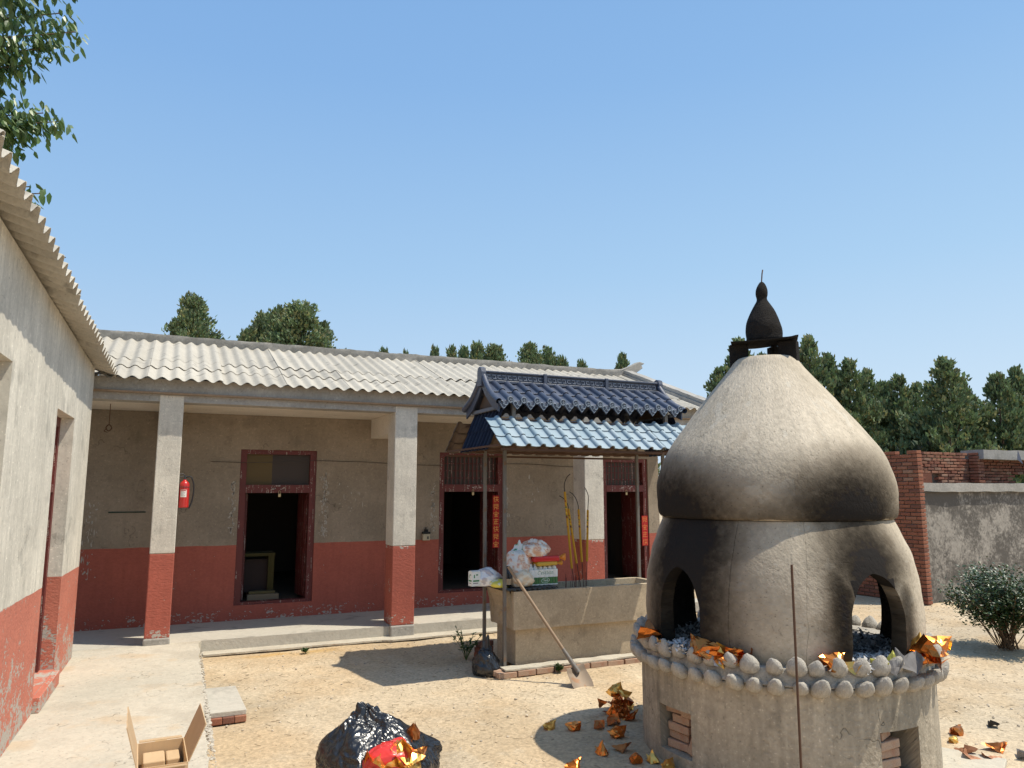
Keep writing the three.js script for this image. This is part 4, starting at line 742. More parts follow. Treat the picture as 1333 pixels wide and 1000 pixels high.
// ---------------------------------------------------------------- offerings on the trough
function bagGeo(seed, rx, ry, rz, crease, tips = [], sub = 90, flat = -.55) {
  const g = mergeVertices(new THREE.SphereGeometry(1, sub, Math.round(sub * .7))), p = g.attributes.position, v = V(0, 0, 0);
  const soft = (t) => 1 - Math.sqrt(t * t * 4 + .004), br = rng(seed * 7 + 1), planes = [...Array(46)].map(() => { const y = br() * 2 - 1, a = br() * 6.283, q = Math.sqrt(1 - y * y); return [q * Math.cos(a), y, q * Math.sin(a), .84 + br() * .22]; });
  for (let i = 0; i < p.count; i++) {
    v.fromBufferAttribute(p, i); const d = v.clone(), az = Math.atan2(d.x, d.z), up = sstep(-.3, .95, d.y);
    const wa = n3(d.x * 1.6 + seed, d.y * 1.6, d.z * 1.6), wb = n3(d.x * 3 + 7, d.y * 3 + seed, d.z * 3);
    let sm = 0; for (const [a, b, c, h] of planes) { const q = d.x * a + d.y * b + d.z * c; if (q > .3) sm += Math.exp(-26 * h / q); } const hull = sm > 0 ? -Math.log(sm) / 26 : 1;
    let k = Math.min(1.15, hull + .08) + .10 * n3(d.x * 1.2 + seed, d.y * 1.2, d.z * 1.2) + crease * (.16 * soft(n3(d.x * 1.7 + seed + wa * .8, d.y * 1.1, d.z * 1.7 + wb * .5)) + .14 * soft(n3(d.x * 3.4 + wb, d.y * 1.8 + seed, d.z * 3.4 + wa)) + .10 * soft(n3(d.x * 6.5 + seed + wb * 1.5, d.y * 4.5 + wa * 2, d.z * 6.5)) + .045 * soft(n3(d.x * 13 + wa * 3, d.y * 10 + wb * 3, d.z * 13 + seed)) + .13 * up * Math.sin(az * 9 + wa * 7) * (1 - up * .4)) - crease * .3;
    for (const [tx, ty, tz, amt, w, fa = 0] of tips) { const t = V(tx, ty, tz).normalize(), e = d.clone().addScaledVector(t, -d.dot(t)), ax = V(Math.cos(fa), 0, Math.sin(fa)), al = e.dot(ax), ac = Math.sqrt(Math.max(0, e.lengthSq() - al * al)); if (d.dot(t) > 0) k += amt * Math.exp(-(al * al) / (w * w) - (ac * ac) / (w * w * .10)) * (1 + .25 * Math.sin(al * 22 + seed)); }
    v.multiplyScalar(k); if (v.y < flat) v.y = flat + (v.y - flat) * .1;
    p.setXYZ(i, v.x * rx, (v.y - flat) * ry, v.z * rz);
  }
  g.computeVertexNormals(); return boxUV(smoothNormals(g));
}
function lean(g) { const p = g.attributes.position; for (let i = 0; i < p.count; i++) { const y = p.getY(i) / .45, k = 1.04 - .42 * sstep(.1, 1, y); p.setX(i, p.getX(i) * k - .09 * y * y); p.setZ(i, p.getZ(i) * k); p.setY(i, p.getY(i) * (1 - .18 * sstep(.0, .4, p.getX(i)))); } g.computeVertexNormals(); return g; }
function smoothNormals(g) { return g; }
function tint(g, fn) { const p = g.attributes.position, c = new Float32Array(p.count * 3); for (let i = 0; i < p.count; i++) { const k = fn(p.getX(i), p.getY(i), p.getZ(i)); c.set(k, i * 3); } g.setAttribute('color', new THREE.BufferAttribute(c, 3)); return g; }
{
  const bd = thing('corrugated_board', 'dark grey corrugated board laid across the left end of the trough', 'board', [3.52, .82, -7.5], .04);
  mesh('sheet', sheetGeo(.62, .62, .06, .009, .006, 8, 2).translate(-.28, 0, -.33), M.plain(.10, .095, .09, { roughness: .8 }), bd);
  // wrapped pack of water bottles
  const pk = thing('bottle_pack', 'shrink wrapped pack of green labelled water bottles on the trough', 'bottle pack', [3.765, .835, -7.46], .0);
  const cv = document.createElement('canvas'); cv.width = 512; cv.height = 256; const x = cv.getContext('2d');
  x.fillStyle = '#e6e8e3'; x.fillRect(0, 0, 512, 256);
  x.fillStyle = '#0d6b33'; x.fillRect(0, 140, 512, 100);
  x.fillStyle = '#1f6a48'; x.font = 'italic 74px serif'; x.fillText("C'estbon", 130, 96); x.strokeStyle = '#e6efe6'; x.lineWidth = 6; x.beginPath(); x.ellipse(280, 190, 74, 36, -.1, 0, 7); x.stroke(); x.fillStyle = '#e6efe6'; x.font = 'italic bold 46px serif'; x.fillText('bon', 240, 204);
  const ct = new THREE.CanvasTexture(cv); ct.colorSpace = THREE.SRGBColorSpace;
  mesh('wrap', (() => { const o = [], N = 24; for (const [x0, z0, dx, dz, n] of [[-.171, .1, 1, 0, 6], [.171, .1, 0, -1, 3], [.171, -.098, -1, 0, 6], [-.171, -.098, 0, 1, 3]]) for (let k = 0; k < n * 6; k++) { const t = k / 6, b = .012 * Math.abs(Math.sin(t * Math.PI)); const L = n === 6 ? .057 : .066; o.push([x0 + dx * t * L - dz * b * -1 * -1, z0 + dz * t * L + dx * b]); } const g = extr(o.map(([x, z]) => [x, -z]), .155, [], .006); g.rotateX(-Math.PI / 2); return g; })(), (() => { const m = new THREE.MeshPhysicalMaterial({ map: ct, roughness: .3, clearcoat: .5 }); return m; })(), pk);
  const wg = pk.children[0].geometry; { const p = wg.attributes.position, uv = wg.attributes.uv; for (let i = 0; i < p.count; i++) uv.setXY(i, clamp(Math.abs(p.getX(i)) > .16 ? p.getZ(i) / .21 + .5 : p.getX(i) / .345 + .5, .01, .99), clamp(p.getY(i) / .176, .01, .99)); }
  const bt = new THREE.LatheGeometry([[0, .15], [.027, .15], [.027, .178], [.013, .196], [.0125, .2], [.0145, .202], [.0145, .217], [0, .218]].map((q) => new THREE.Vector2(...q)), 14), bm = new THREE.MeshPhysicalMaterial({ color: rgb(.72, .75, .73), roughness: .2, clearcoat: .5 });
  for (let i = 0; i < 6; i++) for (let j = 0; j < 3; j++) { const o = mesh('bottle', bt, bm, pk); o.position.set(-.142 + i * .057, 0, -.068 + j * .066); }
  const rb = thing('red_packet', 'red snack packet with yellow twisted end lying on the bottle pack', 'packet', [3.80, 1.075, -7.43], -.05);
  mesh('packet', boxUV(jitter(new RoundedBoxGeometry(.32, .06, .18, 4, .02).translate(0, .03, 0), .012, 12)), new THREE.MeshPhysicalMaterial({ color: rgb(.55, .018, .02), roughness: .35, clearcoat: .4 }), rb);
  mesh('twist', merge([new THREE.ConeGeometry(.045, .10, 7).rotateZ(Math.PI / 2).scale(1, 1, .5).translate(.2, .04, .02), new THREE.ConeGeometry(.03, .07, 6).rotateZ(-.9).translate(.235, .055, .02)].map((g) => boxUV(g))), M.plain(.75, .26, .03, { roughness: .4 }), rb);
  const yb = thing('yellow_packet', 'flat golden yellow packet squeezed under the red packet', 'packet', [3.80, 1.035, -7.42], .05);
  mesh('packet', boxUV(jitter(new RoundedBoxGeometry(.26, .045, .16, 4, .015).translate(0, .02, 0), .01, 12)), M.plain(.55, .33, .03, { roughness: .4 }), yb); mesh('twist', boxUV(new THREE.ConeGeometry(.03, .08, 6).rotateZ(Math.PI / 2).translate(.165, .02, .03)), M.plain(.70, .30, .03, { roughness: .4 }), yb);
  const film = () => new THREE.MeshPhysicalMaterial({ vertexColors: true, roughness: .32, clearcoat: .4 });
  const peach = (sd) => (a, b, c) => { const n = n3(a * 16 + sd, b * 16, c * 16), m = n3(a * 38, b * 38 + sd, c * 38); return n > .12 ? [.80, .78, .74] : m > .1 ? [.68, .40, .27] : m < -.25 ? [.60, .28, .2] : [.76, .62, .5]; };
  let o = mesh('snack_bag', tint(bagGeo(3, .15, .11, .11, .3, [[-.2, 1, .1, .25, .5, 1]], 70), peach(2)), film()); o.position.set(3.70, 1.135, -7.44); o.scale.set(1.08, .95, 1); tag(o, 'clear bag of pink and cream pastries on top of the red packet', 'bag');
  o = mesh('snack_bag', tint(bagGeo(8, .13, .16, .12, .3, [[.1, 1, 0, .4, .4, .3]], 70), (a, b, c) => (b > .19 ? (n3(a * 22, b * 22, c * 22) > .22 && b > .2 ? [.04, .34, .16] : [.78, .8, .78]) : peach(5)(a, b, c))), film()); o.position.set(3.50, .95, -7.46); o.scale.set(1.05, 1.12, 1); tag(o, 'white carrier bag with green print and a peach bun, right of the front post', 'bag');
  o = mesh('snack_bag', tint(bagGeo(12, .13, .11, .12, .3, [], 60), (a, b, c) => (n3(a * 20, b * 20, c * 20) > 0 ? [.82, .72, .55] : [.74, .56, .36])), film()); o.position.set(3.50, .835, -7.36); o.scale.set(1.05, 1, .9); tag(o, 'clear bag of cream buns in front of the white carrier bag', 'bag');
  o = mesh('snack_bag', tint(bagGeo(15, .10, .09, .1, .34, [], 60), (a, b, c) => (n3(a * 18, b * 18, c * 18) > .1 ? [.82, .82, .80] : n3(a * 30, b * 30, c * 30) > 0 ? [.55, .5, .52] : [.68, .6, .58])), film()); o.position.set(3.63, .92, -7.52); o.scale.set(.9, 1.5, .9); tag(o, 'thin clear bag of pastries between carrier bag and bottle pack', 'bag');
  o = mesh('snack_bag', tint(bagGeo(19, .17, .10, .12, .36, [], 70), (a, b, c) => (n3(a * 14, b * 14, c * 14) > 0 ? [.84, .83, .82] : [.52, .48, .5])), film()); o.position.set(3.16, .84, -7.55); o.scale.set(1, 1.15, 1); tag(o, 'crumpled white plastic bag on the left end of the trough', 'bag');
  o = mesh('snack_bag', tint(bagGeo(23, .12, .05, .09, .3, [], 50), (a, b, c) => (n3(a * 20, b * 20, c * 20) > -.1 ? [.80, .70, .10] : [.82, .80, .6])), film()); o.position.set(3.26, .835, -7.4); tag(o, 'small yellow packet in front of the crumpled white bag', 'bag');
  const ct2 = thing('drink_carton', 'white drink carton with green print on the far left of the trough', 'carton', [3.01, .845, -7.5], .15);
  const cc = document.createElement('canvas'); cc.width = 64; cc.height = 96; const y = cc.getContext('2d'); y.fillStyle = '#e9ebe6'; y.fillRect(0, 0, 64, 96); y.fillStyle = '#2c7a4a'; y.fillRect(8, 56, 48, 10); y.fillRect(14, 20, 8, 22); y.fillRect(30, 18, 16, 8); y.fillStyle = '#667'; y.fillRect(8, 74, 40, 5);
  const c3 = new THREE.CanvasTexture(cc); c3.colorSpace = THREE.SRGBColorSpace;
  mesh('carton', new THREE.BoxGeometry(.10, .15, .08).translate(0, .075, 0), std({ map: c3, roughness: .4 }), ct2); mesh('fold', merge([bx(-.05, .05, .1502, .158, -.02, .02)]), M.plain(.8, .8, .78), ct2);
  const jr = thing('dark_bottle', 'small black bottle between the white bag and the front post', 'bottle', [3.33, .84, -7.36]);
  mesh('bottle', boxUV(new THREE.LatheGeometry([[0, 0], [.045, 0], [.048, .02], [.048, .12], [.03, .16], [.016, .185], [.016, .21], [0, .21]].map((q) => new THREE.Vector2(...q)), 18)), M.plain(.015, .012, .012, { roughness: .25 }), jr); mesh('label', new THREE.CylinderGeometry(.0488, .0488, .06, 18, 1, true).translate(0, .05, 0), M.plain(.5, .36, .22, { side: THREE.DoubleSide }), jr);
}
{ // tall dragon incense: yellow printed sticks with curled burnt wicks
  const cv = document.createElement('canvas'); cv.width = 64; cv.height = 512; const x = cv.getContext('2d'), r = rng(3);
  x.fillStyle = '#b98c14'; x.fillRect(0, 0, 64, 512); for (let k = 0; k < 46; k++) { x.fillStyle = ['#a3221a', '#7e1a14', '#1d5a2c', '#d8b43a', '#3b2a10'][k % 5]; x.fillRect(r() * 56, 40 + r() * 200, 4 + r() * 22, 3 + r() * 7); }
  const ct = new THREE.CanvasTexture(cv); ct.colorSpace = THREE.SRGBColorSpace; const ym = std({ map: ct, roughness: .6 });
  [[4.17, .98, 4.09, 1.83, [[0, 0, 0], [-.006, .05, 0], [.0, .11, 0], [.035, .175, 0], [.07, .205, 0]], 'leftmost and tallest yellow dragon incense stick with its burnt tip hooking right'],
    [4.25, 1.03, 4.15, 1.64, [[0, 0, 0], [-.005, .04, 0], [-.03, .09, 0], [-.07, .125, 0], [-.12, .15, .01]], 'yellow dragon incense stick with its burnt tip bent far to the left'],
    [4.335, 1.04, 4.30, 1.63, [[0, 0, 0], [-.005, .05, 0], [-.03, .12, 0], [-.07, .175, 0], [-.115, .205, 0]], 'third yellow dragon incense stick from the left, tip leaning left'],
    [4.42, 1.04, 4.44, 1.62, [[0, 0, 0], [.008, .10, 0], [.008, .17, 0], [-.015, .23, 0], [-.04, .265, 0]], 'rightmost yellow dragon incense stick with a thin upright burnt tip']].forEach(([xa, ya, xb, yb, w, label], k) => {
    const z = -7.46 - .03 * k, o = thing('dragon_incense', label, 'incense stick', [xa, .73, z]);
    mesh('bamboo', bar([(xa - xb) * .6, -.02, 0], [0, ya - .72, 0], .0045, 6), M.plain(.10, .04, .03), o);
    mesh('stick', bar([0, ya - .73, 0], [xb - xa, yb - .73, 0], .0135, 10), ym, o);
    mesh('burnt_tip', tube(w.map(([a, b, c]) => [xb - xa + a, yb - .735 + b, c]), .0045, 24, 6), M.plain(.03, .026, .024), o);
  });
  const st = new THREE.Group(); const rr2 = rng(12);
  for (let k = 0; k < 9; k++) { const X0 = 4.12 + rr2() * .34, o = mesh('incense_stub', bar([0, -.01, 0], [(rr2() - .5) * .02, .10 + rr2() * .13, (rr2() - .5) * .02], .0032, 5), M.plain(.12, .03, .025)); o.position.set(X0, .73, -7.44 - rr2() * .12); tag(o, 'thin dark red incense stub standing in the ash among the tall sticks', 'incense stick', 'burnt incense stubs in the trough'); }
}
{ // shovel
  const top = V(3.225, 1.07, -7.10), neck = V(3.66, .20, -6.58), s = thing('shovel', 'long handled shovel with a worn steel blade leaning on the front post', 'shovel', [3.66, 0, -6.5]);
  const o = V(3.66, 0, -6.5), A = top.clone().sub(o), B = neck.clone().sub(o);
  mesh('handle', bar(B, A, .0165, 12, .0155), std({ map: M.plainwood.map, roughness: .7 }), s);
  const dir = B.clone().sub(A).normalize();
  mesh('socket', bar(B.clone().addScaledVector(dir, .12), B.clone().addScaledVector(dir, -.14), .026, 12, .018), M.steel, s);
  // dished pointed blade
  const n = 14, pos = [], idx = []; const L = .30;
  for (const t of [0, 1]) for (let j = 0; j <= n; j++) for (let i = 0; i <= n; i++) { const v = j / n, u = i / n * 2 - 1, hw = .115 * (v < .55 ? 1 - .1 * (1 - v / .55) : Math.sqrt(Math.max(0, 1 - ((v - .55) / .45) ** 2.2))); pos.push(u * hw, -.028 * (1 - u * u) - .012 * v + (v < .08 ? .012 : 0) - t * .003, v * L); }
  const S = (n + 1) ** 2; for (let j = 0; j < n; j++) for (let i = 0; i < n; i++) { const a = j * (n + 1) + i; idx.push(a, a + n + 1, a + n + 2, a, a + n + 2, a + 1, S + a, S + a + n + 2, S + a + n + 1, S + a, S + a + 1, S + a + n + 2); }
  const g = new THREE.BufferGeometry(); g.setAttribute('position', new THREE.Float32BufferAttribute(pos, 3)); g.setIndex(idx); g.computeVertexNormals();
  const b = mesh('blade', boxUV(g), std({ map: M.steel.map, color: rgb(1.5, 1.25, 1), roughness: .6, metalness: .3 }), s);
  const fwd = V(.12, -.62, .55).normalize(), side = V(.92, .12, -.1).normalize(), up = fwd.clone().cross(side).normalize(), sd = up.clone().cross(fwd); b.quaternion.setFromRotationMatrix(new THREE.Matrix4().makeBasis(sd, up, fwd)); b.position.copy(B).addScaledVector(dir, .05);
}
{ // black bags
  let o = mesh('garbage_bag', lean(bagGeo(31, .40, .262, .35, .22, [[-.18, 1, -.2, .20, .5, .8], [.24, 1, -.25, .20, .4, -.6], [.9, .2, .2, .12, .6, .3]], 220, -.5)), M.black); o.position.set(1.38, -.02, -5.12); o.rotation.y = .2; tag(o, 'large glossy black garbage bag in the foreground holding a red bag', 'garbage bag');
  o = mesh('garbage_bag', bagGeo(57, .145, .155, .13, .26, [[.05, 1, 0, .8, .25, .4]], 120, -.55), M.black); o.position.set(3.06, -.015, -7.3); tag(o, 'small knotted black garbage bag beside the left end of the trough', 'garbage bag');
  o = mesh('red_bag', bagGeo(44, .21, .135, .17, .13, [[.1, .8, -.5, .25, 1, 1.2]], 130, -.5), M.redbag); o.position.set(1.395, .035, -4.86); tag(o, 'open red plastic bag lying on the front of the black garbage bag', 'bag');
  const G = M.gold; [[1.30, .165, -4.78, 5, 2, 1.6], [1.39, .185, -4.78, 2, 2, 1.7], [1.47, .18, -4.77, 8, 2, 1.6], [1.38, .15, -4.72, 5, 2, 1.5], [1.57, .26, -4.98, 4, 1, 1.2], [1.23, .16, -4.84, 1, 0, 1.2], [1.45, .14, -4.71, 8, 2, 1.5], [1.55, .16, -4.84, 0, 0, 1.2]].forEach(([x, y, z, k, m, s], i) => joss(x, y - .02, z, k, G[m], s, rr(0, 6), ['large matt gold joss fold at the left of the red bag', 'gold joss sheet in the middle of the red bag', 'wide gold joss fold at the right of the red bag', 'gold joss cone at the front of the red bag', 'copper crumple on the black plastic right behind the red bag', 'orange joss point sticking up at the left rim of the red bag', 'gold joss fold lowest in the red bag', 'copper joss scrap at the right rim of the red bag'][i], null, rr(-.4, .4)));
}
{ // open carton on the path
  const c = thing('cardboard_box', 'open cardboard box with raised flaps on the concrete path', 'box', [.055, .137, -4.58], .03);
  const w = .118, d = .21, h = .33, t = .005;
  mesh('wall', bx(-w, -w + t, 0, h, -d, d), M.card, c); mesh('wall', bx(w - t, w, 0, h, -d, d), M.card, c); mesh('wall', bx(-w + t, w - t, 0, h, -d, -d + t), M.card, c); mesh('wall', bx(-w + t, w - t, 0, h, d - t, d), M.card, c); mesh('bottom', bx(-w + t, w - t, 0, t, -d + t, d - t), M.card, c);
  const flap = (len, wide, rx, rz, p, tear) => { const pts = [[-wide, 0], [wide, 0], [wide, len]]; if (tear) for (let k = 1; k < 8; k++) pts.push([wide - k / 8 * wide * 2, len + .006 * Math.sin(k * 4)]); pts.push([-wide, len]); const g = extr(pts, t); const o = mesh('flap', boxUV(g), M.card, c); o.rotation.set(rx[0], rx[1], rx[2], 'YXZ'); o.position.set(...p); };
  flap(.21, d, [.27, -Math.PI / 2, 0], [0], [-w, h, 0], true); flap(.19, d, [.40, Math.PI / 2, 0], [0], [w, h, 0], false);
  flap(.09, w - .01, [-1.75, 0, 0], [0], [0, h + .002, -d], false); flap(.09, w - .01, [1.3, 0, 0], [0], [0, h - .01, d - .01], false);
  mesh('contents', merge([rbx(-.09, .02, .20, .285, -.19, -.02, .01), rbx(.025, .095, .2, .28, -.19, -.04, .01), rbx(-.09, .09, .005, .2, -.19, .19, .01)]), M.card, c);
  mesh('tape', bx(-.03, .03, h + .0, h + .002, -d - .001, -d + .002), M.plain(.6, .46, .25, { roughness: .3 }), c);
}
{ // paving slab on bricks left of the courtyard
  const s = thing('stone_slab', 'grey stone slab resting on bricks against the path edge', 'slab', [.54, 0, -7.08], .03);
  mesh('slab', boxUV(jitter(new RoundedBoxGeometry(.28, .045, .8, 4, .008).translate(0, .062, 0), .008, 7)), M.porch, s);
  const bg = boxUV(new RoundedBoxGeometry(.09, .05, .2, 1, .006)); [[-.09, 0], [.0, 3], [.09, 2]].forEach(([x, m]) => { const o = mesh('brick', bg, M.brick[m], s); o.position.set(x, .016, .33); o.rotation.y = x * .3; });
  const a = thing('pale_slab', 'pale thin concrete slab at the right foot of the furnace', 'slab', [5.02, 0, -3.60], .5);
  mesh('slab', boxUV(jitter(new RoundedBoxGeometry(.5, .04, .5, 4, .008), .008, 7)), M.pave, a);
}
// ---------------------------------------------------------------- boundary wall, brick walls
{
  const w = thing('boundary_wall', 'grey cement rendered boundary wall with concrete coping at the right', 'wall', [11.5, 0, -8.6]);
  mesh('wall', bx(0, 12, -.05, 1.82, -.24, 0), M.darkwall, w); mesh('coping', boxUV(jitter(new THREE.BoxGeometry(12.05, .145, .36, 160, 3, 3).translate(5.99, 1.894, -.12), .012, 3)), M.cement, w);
  const p = thing('brick_wall', 'tall red brick wall end standing between furnace and cement wall', 'brick wall', [11.345, 0, -8.46]);
  const r = rng(61), bl = .205, bh = .051, cs = .0645, geos = [0, 1, 2].map((k) => boxUV(jitter(new RoundedBoxGeometry(.115, bh, bl - .014, 1, .006), .005, 9, k * 3)));
  const hal = [0, 1].map((k) => boxUV(jitter(new RoundedBoxGeometry(.115, bh, bl / 2 - .010, 1, .005), .005, 9, k * 3)));
  let n = 0; const rest = [];
  for (let row = 0; row < 39; row++) {
    let z = 0; const off = row % 2; for (let k = 0; k < 14; k++) {
      const half = k === 0 && off, L = half ? bl / 2 : bl, zc = z - L / 2; z -= L;
      if (row === 38 && (k === 1 || k === 4 || k > 8)) continue; if (row === 21 && k === 4) continue;
      if (k < 7 && row > 1) { const o = mesh('brick', half ? hal[row % 2] : geos[Math.floor(r() * 3)], M.brick[Math.floor(r() * r() * 5)], p); o.position.set(.058 + (r() - .5) * .008, row * cs + .03, zc); o.rotation.y = (r() - .5) * .02; n++; }
      else { const g = (half ? hal[0] : geos[0]).clone(); g.translate(.058, row * cs + .03, zc); rest.push(g); }
    }
  }
  tag(mesh('brickwork', merge(rest), M.brick[1], p), null, null, null, 'stuff'); mesh('mortar', bx(.022, .094, -.02, 2.42, -2.7, -.022), M.mortar, p);
  const q = thing('brick_ruin', 'roofless red brick building with square holes showing above the cement wall', 'brick building', [14.2, 0, -10.5]);
  const gs = [0, 1, 2].map((k) => boxUV(jitter(new RoundedBoxGeometry(bl - .012, bh, .1, 1, .006), .01, 9, k * 3))), rest2 = [];
  for (let row = 24; row < 41; row++) for (let k = 0; k < 22; k++) {
    const x = k * bl + (row % 2) * bl / 2 - .1, y = row * cs + .03; if (x > 3.9 && row < 30) continue;
    if (y > 2.02 && y < 2.2 && ((x > -.1 && x < .5) || (x > 2.9 && x < 3.7))) continue; if (row === 40 && r() < .3) continue; if (row > 38 && x > 1.4) continue;
    if (row >= 29) { const o = mesh('brick', gs[Math.floor(r() * 3)], M.brick[(r() * r() * 5 + 1.6) % 5 | 0], q); o.position.set(x, y, (r() - .5) * .02); o.rotation.set((r() - .5) * .04, (r() - .5) * .08, (r() - .5) * .03); } else { const g = gs[0].clone(); g.translate(x, y, 0); rest2.push(g); }
  }
  tag(mesh('brickwork', merge(rest2), M.brick[2], q), null, null, null, 'stuff');
  mesh('mortar', merge([bx(-.2, 4.5, 0, 2.0, -.2, -.03), bx(-.2, 4.5, 2.22, 2.5, -.2, -.03), bx(.55, 2.85, 2.0, 2.22, -.2, -.03)]), M.mortar, q);
  for (let row = 28; row < 41; row++) for (const e of [0, 1]) { const o = mesh('brick', gs[row % 3], M.brick[(row + e) % 4], q); o.position.set(row % 2 ? 1.5 : 1.5, row * cs + .03, row % 2 ? .11 + e * .1 : .16); if (!(row % 2)) { o.rotation.y = Math.PI / 2; o.position.x = 1.45 + e * .105; } } mesh('lintel', boxUV(jitter(new THREE.BoxGeometry(3.4, .2, .5, 30, 3, 4).translate(3.15, 2.60, .12), .012, 4)), M.cement, q);
  mesh('back_wall', bx(-.2, 4.5, 1.0, 2.4, -1.4, -1.3), M.brick[1], q);
  const c = mesh('cloth_scrap', (() => { const g = extr([[0, 0], [.18, -.1], [.05, .2]], .004); g.translate(16.52, 2.5, -9.98); return boxUV(g); })(), M.plain(.10, .11, .15)); tag(c, 'small blue grey cloth scrap hanging on the lintel of the brick ruin', 'cloth');
  // timber and tin lying behind the furnace, seen through its right opening
  const tb = thing('curved_tile', 'pale curved tile lying on the ground behind the furnace', 'tile', [6.75, 0, -6.1], .7); mesh('tile', boxUV(new THREE.CylinderGeometry(.22, .22, .7, 20, 1, true, 0, Math.PI).rotateZ(Math.PI / 2).translate(0, .02, 0)), std({ color: rgb(.42, .33, .22), side: THREE.DoubleSide }), tb);
}

// ---------------------------------------------------------------- plants
function leafQuad(pos, nor, col, c, dir, up, L, w, color, bend = .2) {       // pointed leaf of four triangles, creased along the midrib
  const side = dir.clone().cross(up).normalize(), nrm = side.clone().cross(dir).normalize();
  const m = c.clone().addScaledVector(dir, L * .45), a = m.clone().addScaledVector(side, w).addScaledVector(nrm, -w * bend), b = m.clone().addScaledVector(side, -w).addScaledVector(nrm, -w * bend), t = c.clone().addScaledVector(dir, L).addScaledVector(nrm, -L * .12);
  for (const v of [c, a, m, c, m, b, m, a, t, m, t, b]) { pos.push(v.x, v.y, v.z); col.push(...color); }
}
function leafOval(pos, col, c, dir, up, L, w, color, bend = .3) {
  const side = dir.clone().cross(up).normalize(), nrm = side.clone().cross(dir).normalize(), at = (t, u) => c.clone().addScaledVector(dir, L * t).addScaledVector(side, w * u).addScaledVector(nrm, -Math.abs(u) * w * bend - L * .14 * t * t);
  const m1 = at(.33, 0), m2 = at(.72, 0), a1 = at(.30, 1), a2 = at(.70, .72), b1 = at(.30, -1), b2 = at(.70, -.72), t = at(1, 0);
  for (const v of [c, a1, m1, c, m1, b1, a1, a2, m2, a1, m2, m1, b1, m1, m2, b1, m2, b2, a2, t, m2, m2, t, b2]) { pos.push(v.x, v.y, v.z); col.push(...color); }
}
function leafGeo(pos, col) { const g = new THREE.BufferGeometry(); g.setAttribute('position', new THREE.Float32BufferAttribute(pos, 3)); g.setAttribute('color', new THREE.Float32BufferAttribute(col, 3)); g.computeVertexNormals(); return g; }
const leafMat = (o = {}) => new THREE.MeshPhysicalMaterial({ vertexColors: true, side: THREE.DoubleSide, roughness: .55, ...o });
M.farLeaf = leafMat({ roughness: .8, transmission: .35, thickness: 0 }); M.nearLeaf = leafMat({ roughness: .42, transmission: .42, thickness: 0 });
M.bark = std({ map: M.plainwood.map, color: rgb(.5, .45, .4), roughness: 1 });
// upright arborvitae-like trees: ascending branches that end in sprays
function crownGeo(seed, n, fine = 1) {
  const r = rng(seed), pos = [], col = []; const tips = [], lead = 2 + Math.floor(r() * 3);
  const leaders = [[0, 0, 1, .46]]; for (let k = 0; k < lead + 2; k++) { const a = r() * 6.283, q = .12 + r() * .2; leaders.push([Math.cos(a) * q, Math.sin(a) * q, .45 + r() * .33, .2 + r() * .1]); }
  for (let b = 0; b < n; b++) {
    const ld = b % 5 < 3 ? leaders[0] : leaders[1 + Math.floor(r() * (leaders.length - 1))], t = .06 + .94 * r() ** .78, top = ld[2], y0 = t * top * .97, az = r() * 6.283;
    const wid = ld[3] * (1 - t) ** .95 * (.74 + .5 * n3(Math.cos(az) * 1.6 + seed, t * 7, Math.sin(az) * 1.6) + .34 * r()) + .012, len = wid * (.7 + .5 * r());
    const bx0 = ld[0] * (.4 + t * .6), bz0 = ld[1] * (.4 + t * .6), rise = .35 + r() * .6;
    const cnt = Math.floor((9 + len * 120) * (fine < 1 ? 3.2 : 1.3));
    for (let k = 0; k < cnt; k++) {
      const f = (.3 + .7 * Math.sqrt(r())), cx = bx0 + Math.cos(az) * len * f + (r() - .5) * .055, cz = bz0 + Math.sin(az) * len * f + (r() - .5) * .055, cy = y0 + rise * len * f * .5 + (r() - .5) * .035;
      const d = V(Math.cos(az) * .8 + (r() - .5) * 1.5, .5 + r() * 1.2, Math.sin(az) * .8 + (r() - .5) * 1.5).normalize(), u = V(r() - .5, r() - .5, r() - .5).normalize();
      const v = .55 + r() * 1.2, warm = r() < .24 ? 1 : 0;
      leafQuad(pos, null, col, V(cx, cy, cz), d, u, (.016 + r() * .020) * fine, (.0062 + r() * .007) * fine, [(.140 + .08 * warm) * v, (.195 + .02 * warm) * v, (.080) * v], .5);
    }
  }
  return leafGeo(pos, col);
}
